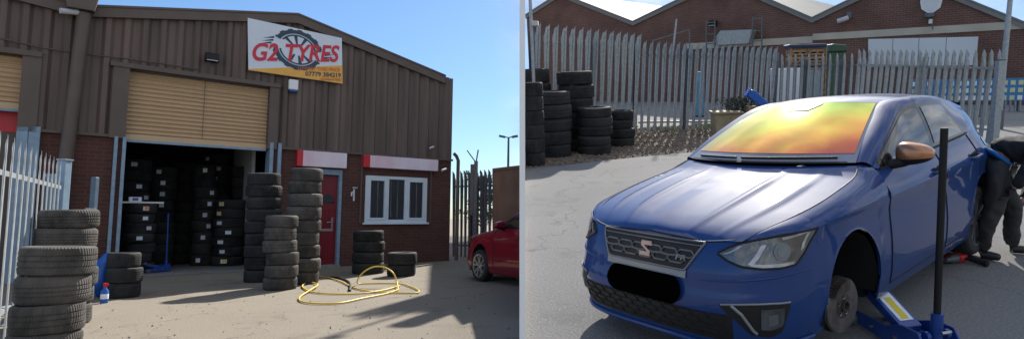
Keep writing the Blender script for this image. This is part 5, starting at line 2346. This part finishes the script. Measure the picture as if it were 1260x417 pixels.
bw = thing('brick_warehouse', 'red brick warehouse with three saw tooth gables and a pale band beyond the fence', 'warehouse', YM @ BM)
RF = [bxz(648, 20), bxz(690, -7), bxz(780, 28), bxz(889, -24), bxz(1000, 24), bxz(1112, -30), bxz(1290, 42)]
mb = MB()
for (a, za), (b, zb) in zip(RF, RF[1:]):
    mb.prism([(a, -2), (b, -2), (b, zb), (a, za)], 1, 0, .3)
mb.build('wall', M_BRICKR, bw)
mb = MB()
for (a, za), (b, zb) in zip(RF, RF[1:]):
    mb.prism([(a, za - .16), (b, zb - .16), (b, zb + .05), (a, za + .05)], 1, -.12, -.01)
mb.build('verge_board', M_ROOFR, bw)
mb = MB()
for (a, za), (b, zb) in zip(RF, RF[1:]):
    mb.prism([(a, za + .052), (b, zb + .052), (b, zb + .12), (a, za + .12)], 1, -.15, 26)
mb.build('roof', M_ROOFR, bw)
for pts in ([(846, 49.5), (1000, 49), (1000, 57), (846, 57)], [(1000.5, 39), (1280, 27.5), (1280, 36.5), (1000.5, 47.5)]):
    mb = MB()
    q = [bxz(*p) for p in pts]
    zt_, zb_ = (q[0][1] + q[1][1]) / 2, (q[2][1] + q[3][1]) / 2
    mb.span((q[0][0], -.05, zb_), (q[1][0], -.001, zt_))
    mb.build('concrete_band', M_BAND, bw)
mb = MB()
mb.prism([bxz(1069, 48), bxz(1204, 45), bxz(1201, 80), bxz(1069, 82)], 1, -.10, -.001)
mb.build('pale_cladding_panel', M_BOARD, bw)
mb = MB()
q = [bxz(1069, 48), bxz(1204, 45)]
for k in range(1, 4):
    a = lerp(q[0][0], q[1][0] - .1, k / 4)
    mb.span((a - .012, -.105, bxz(1130, 81)[1]), (a + .012, -.0995, q[0][1] - .03))
mb.build('panel_joint', M_ROOFR, bw)


def wall_item(name, label, cat, x, y):
    a = bxz(x, y)
    return thing(name, label, cat, YM @ BM @ T(a[0], 0, a[1]))


t = wall_item('floodlight', 'black floodlight high on the middle brick gable', 'floodlight', 880, 29)
MB().box((0, -.25, 0), (.42, .22, .28), (-.4, 0, 0)).span((-.04, -.2, .05), (.04, 0, .12)).build('housing', M_BLACK, t, bevel=.01)
MB().box((0, -.365, -.05), (.34, .02, .18), (-.4, 0, 0)).build('lens', M_ROOMWHITE, t)
t = wall_item('security_camera', 'white security camera on the right brick gable', 'camera', 1042, 24)
MB().tube([(-.30, -.45, -.08), (.15, -.3, .06)], .11, 10).build('body', M_ROOMWHITE, t, smooth=40)
MB().tube([(.1, -.3, 0), (.1, -.1, -.02), (.1, -.02, .2)], .04, 8).span((-.02, -.06, .05), (.22, 0, .34)).build('bracket', M_GALVD, t)
t = wall_item('wall_crest', 'round white shield plaque at the peak of the right gable', 'plaque', 1146, 3)
MB().prism([(.42 * math.cos(math.pi * k / 10), .38 * math.sin(math.pi * k / 10) + .05) for k in range(11)] + [(-.36, -.25), (0, -.52), (.36, -.25)], 1, -.08, -.001).build('plaque', M_WHITE, t)
MB().prism([(.30 * math.cos(math.pi * k / 10), .26 * math.sin(math.pi * k / 10) + .05) for k in range(11)] + [(-.25, -.18), (0, -.38), (.25, -.18)], 1, -.09, -.081).build('shield', M_BOARD, t)
t = wall_item('wall_lamp', 'small grey lamp with a white bulb under the plaque', 'lamp', 1145, 22)
MB().box((0, -.2, .1), (.36, .36, .18)).build('hood', M_GALVD, t, bevel=.03)
MB().box((.04, -.2, -.16), (.14, .14, .2)).build('bulb_cover', M_WHITE, t, bevel=.03)
MB().tube([(.1, -.05, .1), (.12, -.05, -.5)], .025, 6).build('conduit', M_GALVD, t)
t = wall_item('roof_duct', 'grey duct unit in a steel frame on the middle brick wall', 'duct', 905, 55)
MB().prism([(-1.0, 0), (1.0, 0), (1.2, .7), (-.6, .75), (-1.0, .3)], 1, -.6, -.05).build('duct_body', M_GALV, t, bevel=.02)
m_ = MB()
for x in (-1.35, 1.25):
    m_.bar((x, -.7, -.5), (x, -.7, 1.3), .06).bar((x + .5, -.7, -.5), (x + .5, -.7, 1.3), .06)
    for z in (.1, .6, 1.2):
        m_.bar((x, -.7, z), (x + .5, -.7, z), .05)
m_.build('frame', M_GALVD, t)

# ---- lamp post at the right
lp = YD(1237, 60, 15.5)
lt = YD(1245, -20, 15.5)
t = thing('lamp_post', 'plain grey steel lamp post beyond the gate post', 'lamp post', YM @ T(lp.x, lp.y, 0))
MB().tube([(-.03, 0, 0), (0, 0, lp.z), (lt.x - lp.x, 0, lt.z), ((lt.x - lp.x) * 1.8, 0, lt.z + 2.2)], [.085, .07, .06, .05], 10).build('pole', M_GALV, t, smooth=50)
MB().span((-.10, -.10, 0), (.06, .10, .5)).build('base_box', M_GALVD, t, bevel=.01)

# ---- goods behind the fence
def at_y(x, y, Y):
    p = YD(x, y, Y)
    return p


p0, p1 = at_y(1122, 98, 19.5), at_y(1262, 98, 18.5)
d_ = (p1 - p0)
d_.z = 0
L_ = d_.length
x_ = d_.normalized()
n_ = Vector((-x_.y, x_.x, 0))
zb_ = at_y(1190, 124, 19).z
zt_ = at_y(1190, 97, 19).z
t = thing('banner_board', 'long blue board with rows of white and yellow squares beyond the gate', 'banner', YM @ Matrix(((x_.x, n_.x, 0, p0.x), (x_.y, n_.y, 0, p0.y), (0, 0, 1, 0), (0, 0, 0, 1))))
MB().span((0, 0, zb_), (L_, .05, zt_)).build('board', M_BLUE, t)
m1, m2 = MB(), MB()
rn = random.Random(2)
n = 15
for i in range(n):
    for j in range(3):
        a = L_ * (i + .15) / n
        z = lerp(zb_, zt_, (j + .12) / 3)
        (m1 if rn.random() < .62 else m2).span((a, -.006, z), (a + L_ / n * .62, -.001, z + (zt_ - zb_) * .20))
m1.build('square_pattern', M_WHITE, t)
m2.build('cream_pattern', pmat('cream_print', (.62, .60, .34), .6), t)
m_ = MB()
for k in range(5):
    m_.span((L_ * (k + .1) / 5, .051, 0), (L_ * (k + .1) / 5 + .08, .12, zt_))
m_.build('support', M_GALVD, t)
pb = YD(990, 90, 20.8)
zt_ = YD(990, 57, 20.8).z
for i, (px_, lab) in enumerate(((980, 'left stacked timber pallet crate behind the fence under a dark blue cover'), (1001, 'right stacked timber pallet crate behind the fence under the dark blue cover'))):
    p = YD(px_, 90, 20.8)
    t = thing('pallet_crate', lab, 'crate', YM @ T(p.x, p.y, 0), 'pallet crates behind the fence')
    m_ = MB()
    zc_ = 0
    while zc_ + .2 < zt_:
        m_.span((-.30, -.3, zc_), (.28, .3, zc_ + .05)).span((-.30, -.32, zc_ + .1), (.28, .32, zc_ + .18))
        for xx in (-.29, -.03, .2):
            m_.span((xx, -.3, zc_ + .05), (xx + .08, .3, zc_ + .1))
        zc_ += .24
    m_.build('slats', M_WOOD, t)
    m_ = MB()
    for xx in (-.33, .285):
        m_.span((xx, -.34, 0), (xx + .04, -.30, zc_))
    m_.build('corner_post', M_WOOD, t)
p = YD(983, 57, 20.7)
t = thing('cover_sheet', 'dark blue cover lying on top of the pallet crates', 'cover', YM @ T(p.x + .2, p.y, zc_ + .005))
MB().box((0, 0, .06), (1.3, .7, .12)).build('sheet', pmat('navy_sheet', (.02, .035, .10), .6, bump=.5, bscale=6), t, bevel=.04)
p = YD(1026, 80, 21.5)
zt_ = YD(1026, 54, 21.5).z
t = thing('green_bin', 'tall green wheeled bin behind the fence beside the crates', 'bin', YM @ T(p.x, p.y, 0))
MB().prism([(-.22, .1), (.22, .1), (.30, zt_ - .3), (-.30, zt_ - .3)], 1, -.35, .35).build('bin_body', M_GREEN, t, bevel=.03)
MB().prism([(-.33, zt_ - .29), (.33, zt_ - .29), (.28, zt_ - .05), (-.22, zt_)], 1, -.4, .4).build('lid', M_GREEN, t, bevel=.04)
for (x0, x1, y0, Y, m, lab) in ((953, 986, 84, 19.9, M_BOARD, 'pale grey storage cabinet behind the short fence section'), (989, 1012, 86, 19.9, M_SKYGLASS, 'blue grey glass display cabinet behind the short fence section'), (857, 867, 88, 22, M_PALEB, 'faded blue door panel leaning behind the long fence')):
    a, b = YD(x0, y0, Y), YD(x1, y0, Y)
    t = thing('storage_cabinet', lab, 'cabinet', YM @ T(a.x, a.y, 0))
    MB().span((0, 0, .06), (b.x - a.x, .5, a.z)).build('cabinet_body', m, t, bevel=.02)
    MB().span((.05, -.02, .15), ((b.x - a.x) / 2 - .01, -.001, a.z - .06)).span(((b.x - a.x) / 2 + .01, -.02, .15), (b.x - a.x - .05, -.001, a.z - .06)).build('door_leaf', m, t)
    MB().span((.02, .02, 0), (b.x - a.x - .02, .48, .058)).build('plinth', M_BLACK, t)
# plants and the blue scoop before the fence
p = YG(896, 158)
p = YD(893, 150, 15.5)
t = thing('plant_pot', 'tan square planter behind the car bonnet by the fence', 'planter', YM @ T(p.x, p.y, 0))
zp = YD(893, 139, 15.5).z
MB().prism([(-.30, 0), (.30, 0), (.36, zp), (-.36, zp)], 1, -.3, .3).build('pot', M_TERRA, t, bevel=.02)
MB().span((-.40, -.36, zp + .002), (.40, .36, zp + .06)).build('pot_rim', M_TERRA, t, bevel=.015)
p2 = YD(910, 150, 15.8)
t = thing('shrub', 'dark scrubby plant growing beside the tan planter', 'shrub', YM @ T(p2.x, p2.y, 0))
m_, c_ = MB(), MB()
rn = random.Random(8)
zs_ = YD(910, 122, 15.8).z
for i in range(14):
    a = rn.uniform(0, 6.28)
    l = rn.uniform(.15, .5)
    m_.tube([(0, 0, 0), (math.cos(a) * l * .5, math.sin(a) * l * .5, zs_ * .6), (math.cos(a) * l, math.sin(a) * l, zs_ * rn.uniform(.8, 1.05))], [.02, .014, .006], 5)
for i in range(900):
    q = Vector((rn.gauss(0, .25), rn.gauss(0, .25), zs_ * rn.uniform(.35, 1.05)))
    e_ = Euler((rn.uniform(0, 6), rn.uniform(0, 6), rn.uniform(0, 6))).to_matrix()
    s_ = rn.uniform(.03, .07)
    c_.add([q + e_ @ Vector(v) for v in ((-s_, 0, 0), (0, -s_ * .4, 0), (s_, 0, 0), (0, s_ * .4, 0))], [(0, 1, 2, 3)])
m_.build('stem', M_BARK, t)
c_.build('leaves', pmat('dull_leaf', (.05, .065, .045), .7, var=.4), t)
p3 = YD(931, 121, 15.3)
t = thing('blue_tub', 'bright blue plastic tub tipped on its side above the car roof', 'tub', YM @ T(p3.x, p3.y, 0))
MB().span((-.25, -.2, 0), (.40, .25, p3.z - .19)).build('timber_block', M_WOOD, t, bevel=.02)
prism_ = MB(T(0, 0, p3.z) @ Matrix.Rotation(.62, 4, 'Y') @ Matrix.Diagonal((.58, .6, .62, 1)))
prism_.prism([(-.48, -.16), (.48, -.20), (.56, .12), (-.30, .22), (-.48, .16)], 1, -.22, .22)
prism_.build('tub_shell', M_BLUED, t, bevel=.03)
prism_ = MB(T(0, 0, p3.z) @ Matrix.Rotation(.62, 4, 'Y') @ Matrix.Diagonal((.58, .6, .62, 1)))
prism_.span((-.535, -.25, -.20), (-.49, .25, .20))
prism_.build('tub_rim', M_BLUED, t, bevel=.01)

# ---- black tyre stacks
g = 'black tyres stacked on the gravel'
right_stack(659.5, 205, 101, 25, 6, 'in the narrow stack against the white wall', g, jitter=.012)
right_stack(681, 195, 112, 49, 5, 'in the front stack second from the white wall', g)
right_stack(664, 187, 85, 38, 6, 'in the back stack nearest the white wall', g)
right_stack(711, 186.5, 88, 46, 6, 'in the taller back stack by the palisade fence', g)
right_stack(732, 191, 132, 43, 5, 'in the stack next to the end pile', g)
right_stack(765, 181, 136, 33, 4, 'in the end pile farthest from the white wall', g)

# ---- trolley jack under the sill
A = YG(1153, 446)
B = YG(1066, 393)
d_ = (B - A)
ln = d_.length
x_ = d_.normalized()
y_ = Vector((-x_.y, x_.x, 0))
JM = YM @ Matrix(((x_.x, y_.x, 0, A.x), (x_.y, y_.y, 0, A.y), (0, 0, 1, 0), (0, 0, 0, 1)))
print('jack len', ln, A, B)
JS = .98
top_ = YD(1162, 157, A.y + .02)
rel = (top_ - A - x_ * .02 * JS) - Vector((0, 0, .15 * JS))
lx, ly = rel.dot(x_), rel.dot(y_)
trolley_jack(JM, JS, 'blue trolley jack with a tall black handle lifting the blue car', pole=rel.length / JS, tilt=(lx / rel.z, ly / rel.z), raised=.36)

# ---- red impact wrench and socket on the ground
p = YG(1172, 324)
t = thing('impact_wrench', 'red impact wrench lying on the tarmac beside the rear wheel', 'wrench', YM @ T(p) @ Matrix.Rotation(.45, 4, 'Z'))
MB().lathe([(0, -.02), (.045, -.02), (.05, 0), (.05, .10), (.042, .13), (0, .13)], 16, (.06, 0, .052), 'X').build('motor_body', M_RED, t, smooth=40)
MB().lathe([(0, -.10), (.022, -.10), (.024, -.05), (.038, -.03), (.040, .04)], 16, (.0, 0, .05), 'X').build('nose', M_GALVD, t, smooth=40)
MB().tube([(.14, -.02, .05), (.16, -.12, .035), (.165, -.20, .03)], [.028, .026, .028], 10).build('grip', M_BLACK, t, smooth=40)
MB().box((.105, -.05, .045), (.02, .03, .02)).build('trigger', M_BLACK, t)
p = YG(1160, 317)
t = thing('wheel_brace', 'small red and black air tool lying under the rear door', 'tool', YM @ T(p) @ Matrix.Rotation(2.2, 4, 'Z'))
MB().lathe([(0, -.08), (.03, -.08), (.035, .06), (0, .06)], 14, (0, 0, .036), 'X').build('tool_body', M_RED, t, smooth=40)
MB().tube([(.02, 0, .04), (.05, -.14, .03)], .022, 8).build('tool_handle', M_BLACK, t, smooth=40)

# ---- man bending over behind the car
M_SKIN = pmat('skin', (.42, .24, .17), .5, var=.08)
M_TROU = pmat('black_trousers', (.020, .020, .023), .7, var=.3, scale=5, bump=.5, bscale=9)
M_JUMP = pmat('black_sweatshirt', (.012, .013, .018), .85, var=.3, scale=5, bump=.4, bscale=8)
M_TEE = pmat('blue_tshirt', (.01, .14, .42), .8, var=.15, scale=8)
M_SHOE = pmat('black_shoe', (.012, .012, .013), .5, var=.2)
M_GLOVE = pmat('dark_glove', (.022, .022, .024), .7, var=.2)
M_HAIR = pmat('dark_hair', (.02, .014, .01), .7, var=.2)


def skin(name, verts, edges, radii, mat, parent, M=None, sub=2, root=0):
    me = bpy.data.meshes.new(name)
    me.from_pydata([tuple(v) for v in verts], edges, [])
    me.materials.append(mat)
    o = bpy.data.objects.new(name, me)
    COL.objects.link(o)
    if parent is not None:
        o.parent = parent
    if M is not None:
        o.matrix_world = M
    s = o.modifiers.new('skin', 'SKIN')
    s.use_smooth_shade = True
    for i, r in enumerate(radii):
        q = me.skin_vertices[0].data[i]
        q.radius = (r, r) if not isinstance(r, tuple) else r
        q.use_root = (i == root)
    ss = o.modifiers.new('subdivision', 'SUBSURF')
    ss.levels = sub
    ss.render_levels = sub
    if name in ('trousers', 'sweatshirt'):
        ss.levels = ss.render_levels = 3
        tx = bpy.data.textures.new('cloth_folds', 'CLOUDS')
        tx.noise_scale = .06
        tx.noise_depth = 2
        dm = o.modifiers.new('folds', 'DISPLACE')
        dm.texture = tx
        dm.strength = .03
        dm.mid_level = .5
        dm.texture_coords = 'LOCAL'
    return o


YM0 = 5.1
HP_ = YD(1220, 203, YM0 + .05)
MO = Vector((HP_.x, HP_.y, 0))                                  # root under the pelvis, yard coordinates
PMW = YM @ T(MO)


def pp(x, y, Y):
    return YD(x, y, Y) - MO


def foot(x, y):
    return YG(x, y) - MO


an1 = foot(1207, 318)
an2 = foot(1245, 311)
an1z, an2z = an1 + Vector((0, 0, .09)), an2 + Vector((0, 0, .09))
pel = HP_ - MO
hipN = pel + Vector((.02, -.11, -.04))                           # hip nearer the viewer
hipF = pel + Vector((.04, .11, -.03))
knN = pp(1222, 258, an1.y + MO.y - .06)
knF = pp(1248, 252, an2.y + MO.y - .02)
wst = pp(1236, 187, YM0 + .03)
chs = pp(1262, 180, YM0 + .02)
nck = pp(1288, 182, YM0)
hd0 = pp(1303, 190, YM0)
hd1 = pp(1318, 203, YM0)
shN = pp(1276, 190, YM0 - .18)
shF = pp(1276, 186, YM0 + .2)
elN = pp(1262, 216, YM0 - .26)
haN = pp(1246, 232, YM0 - .22)
elF = pp(1274, 226, YM0 + .2)
haF = pp(1256, 250, YM0 + .12)
print('man z', pel, an1, an2, knN)
V = [pel, wst, chs, nck, hd0, hd1, hipN, knN, an1z, hipF, knF, an2z, shN, elN, haN, shF, elF, haF]
Ed = [(0, 1), (1, 2), (2, 3), (3, 4), (4, 5), (0, 6), (6, 7), (7, 8), (0, 9), (9, 10), (10, 11), (2, 12), (12, 13), (13, 14), (2, 15), (15, 16), (16, 17)]
Rd = [.070, .080, .115, .06, .085, .075, .060, .055, .042, .060, .055, .042, .058, .040, .030, .058, .040, .030]
man = skin('person', V, Ed, Rd, M_SKIN, None, PMW)
tag(man, 'man in black work trousers and sweatshirt bending over behind the blue car', 'person')
# trousers
midN, midF = hipN.lerp(knN, .5), hipF.lerp(knF, .5)
V = [pel, pel.lerp(wst, .35), hipN, midN, knN, knN.lerp(an1z, .5) + Vector((-.02, 0, 0)), an1z + Vector((0, 0, -.02)), hipF, midF, knF, knF.lerp(an2z, .5) + Vector((-.02, 0, 0)), an2z + Vector((0, 0, -.02))]
skin('trousers', V, [(0, 1), (0, 2), (2, 3), (3, 4), (4, 5), (5, 6), (0, 7), (7, 8), (8, 9), (9, 10), (10, 11)], [.165, .152, .122, .104, .082, .072, .068, .120, .100, .080, .072, .068], M_TROU, man)
skin('sweatshirt', [pel.lerp(wst, .75), wst, chs, nck.lerp(chs, .35), shN, shN.lerp(elN, .5), elN, elN.lerp(haN, .85), shF, elF, elF.lerp(haF, .85)], [(0, 1), (1, 2), (2, 3), (2, 4), (4, 5), (5, 6), (6, 7), (2, 8), (8, 9), (9, 10)], [.150, .162, .185, .10, .092, .076, .066, .052, .092, .066, .052], M_JUMP, man)
skin('tshirt_hem', [pel.lerp(wst, .36), pel.lerp(wst, .52), pel.lerp(wst, .75)], [(0, 1), (1, 2)], [.154, .162, .152], M_TEE, man)
for an, dx in ((an1, Vector((.8, -.6, 0)).normalized()), (an2, Vector((.9, -.3, 0)).normalized())):
    h = an + Vector((0, 0, .045))
    skin('shoe', [h - dx * .05 + Vector((0, 0, .0)), h + dx * .06, h + dx * .15 + Vector((0, 0, -.008)), an + Vector((0, 0, .10))], [(0, 1), (1, 2), (0, 3)], [(.045, .042), (.046, .042), (.040, .032), .045], M_SHOE, man)
for hand, el, knee in ((haN, elN, knN), (haF, elF, knF)):
    d = (hand - el).normalized()
    side = d.cross(Vector((0, 1, 0))).normalized()
    acr = d.cross(side).normalized()
    hV = [hand - d * .03, hand + d * .04]
    hE = [(0, 1)]
    hR = [.028, .034]
    for k in range(4):
        b = hand + d * .05 + acr * (.022 * (k - 1.5))
        l = (.032, .038, .036, .028)[k]
        i0 = len(hV)
        hV += [b, b + d * l, b + d * (l * 1.8) - side * .018, b + d * (l * 2.2) - side * .04]
        hE += [(1, i0), (i0, i0 + 1), (i0 + 1, i0 + 2), (i0 + 2, i0 + 3)]
        hR += [.0105, .0098, .009, .008]
    i0 = len(hV)
    b = hand + d * .005 + acr * -.034
    hV += [b, b + d * .035 - acr * .02, b + d * .065 - acr * .012 - side * .015]
    hE += [(0, i0), (i0, i0 + 1), (i0 + 1, i0 + 2)]
    hR += [.013, .011, .009]
    skin('glove', hV, hE, hR, M_GLOVE, man, sub=1)
skin('hair', [hd0 + Vector((.0, 0, .05)), hd1 + Vector((.01, 0, .03))], [(0, 1)], [.082, .070], M_HAIR, man)
m_ = MB()                                                        # belt pouch and keys at the hip
c = pel + Vector((.07, -.165, -.02))
m_.box(c, (.07, .03, .10), (0, .3, 0)).tube([c + Vector((0, -.02, -.05)), c + Vector((.01, -.03, -.13))], .008, 6).box(c + Vector((.0, -.03, .06)), (.03, .02, .03))
m_.build('key_ring', M_METAL, man, bevel=.004)

# ---- grit and scraps on the lower yard
rn = random.Random(21)
st = MB()
for i in range(260):
    p = LG(rn.uniform(100, 630), rn.uniform(335, 430))
    s_ = rn.choice((.005, .006, .007, .008, .010, .015))
    e_ = Euler((rn.uniform(0, 6), rn.uniform(0, 6), rn.uniform(0, 6))).to_matrix()
    st.add([p + Vector((0, 0, s_ * .4)) + e_ @ Vector(q) * s_ * rn.uniform(.6, 1.3) for q in ((1, 0, 0), (-1, 0, 0), (0, 1, 0), (0, -1, 0), (0, 0, .7), (0, 0, -.7))], [(0, 2, 4), (2, 1, 4), (1, 3, 4), (3, 0, 4), (2, 0, 5), (1, 2, 5), (3, 1, 5), (0, 3, 5)])
tag(st.build('grit', pmat('grit_stone', (.17, .15, .125), .9, var=.4), None), None, None, None, 'stuff')

# ---- unseen cloud sheet added between the upper yard and the sun to weaken sunlight
def shade_cloud_mat():
    m = bpy.data.materials.new('added_cloud_veil')
    m.use_nodes = True
    nt = m.node_tree
    nt.nodes.clear()
    N = nt.nodes.new
    out = N('ShaderNodeOutputMaterial')
    mix = N('ShaderNodeMixShader')
    tr = N('ShaderNodeBsdfTransparent')
    tl = N('ShaderNodeBsdfTranslucent')
    tl.inputs['Color'].default_value = (.95, .95, .96, 1)
    tc = N('ShaderNodeTexCoord')
    no = N('ShaderNodeTexNoise')
    no.inputs['Scale'].default_value = .045
    no.inputs['Detail'].default_value = 6
    nt.links.new(tc.outputs['Object'], no.inputs['Vector'])
    mr = N('ShaderNodeMapRange')
    mr.inputs['From Min'].default_value = .35
    mr.inputs['From Max'].default_value = .65
    mr.inputs['To Min'].default_value = .20
    mr.inputs['To Max'].default_value = .38
    nt.links.new(no.outputs['Fac'], mr.inputs['Value'])
    nt.links.new(mr.outputs[0], mix.inputs[0])
    nt.links.new(tr.outputs[0], mix.inputs[1])
    nt.links.new(tl.outputs[0], mix.inputs[2])
    nt.links.new(mix.outputs[0], out.inputs['Surface'])
    return m


CT = 62 / math.sin(SUN_EL)
cm = MB()
NU, NV = 44, 44


def shade_cloud_p(u, v, s_):
    Y = lerp(-14, 58, v)
    X = lerp(-.1353 * max(Y, 0) - .2 - .2 * max(0, -Y), 52, u)
    base = Vector((X, Y, slab(max(Y, 1)) if Y < 40 else 9)) + SD * CT
    base.z = 62
    base += Vector((SD.x, SD.y, 0)) * ((62 - (slab(max(Y, 1)) + SD.z * CT)) / SD.z)
    e = math.sqrt(max(0, min(1, min(u, 1 - u, v, 1 - v) * 9)))
    n_ = noise.noise(Vector((X, Y, 3.)) * .11) + .5 * noise.noise(Vector((X, Y, 9.)) * .3)
    base.z += s_ * e * (2.6 + 1.8 * n_)
    return base


cm.rows([[shade_cloud_p(u / NU, v / NV, 1) for u in range(NU + 1)] for v in range(NV + 1)])
cm.rows([[shade_cloud_p(u / NU, v / NV, -.4) for u in range(NU + 1)] for v in range(NV + 1)])
tag(cm.build('added_shade_cloud', shade_cloud_mat(), None, smooth=60), None, None, None, 'stuff')
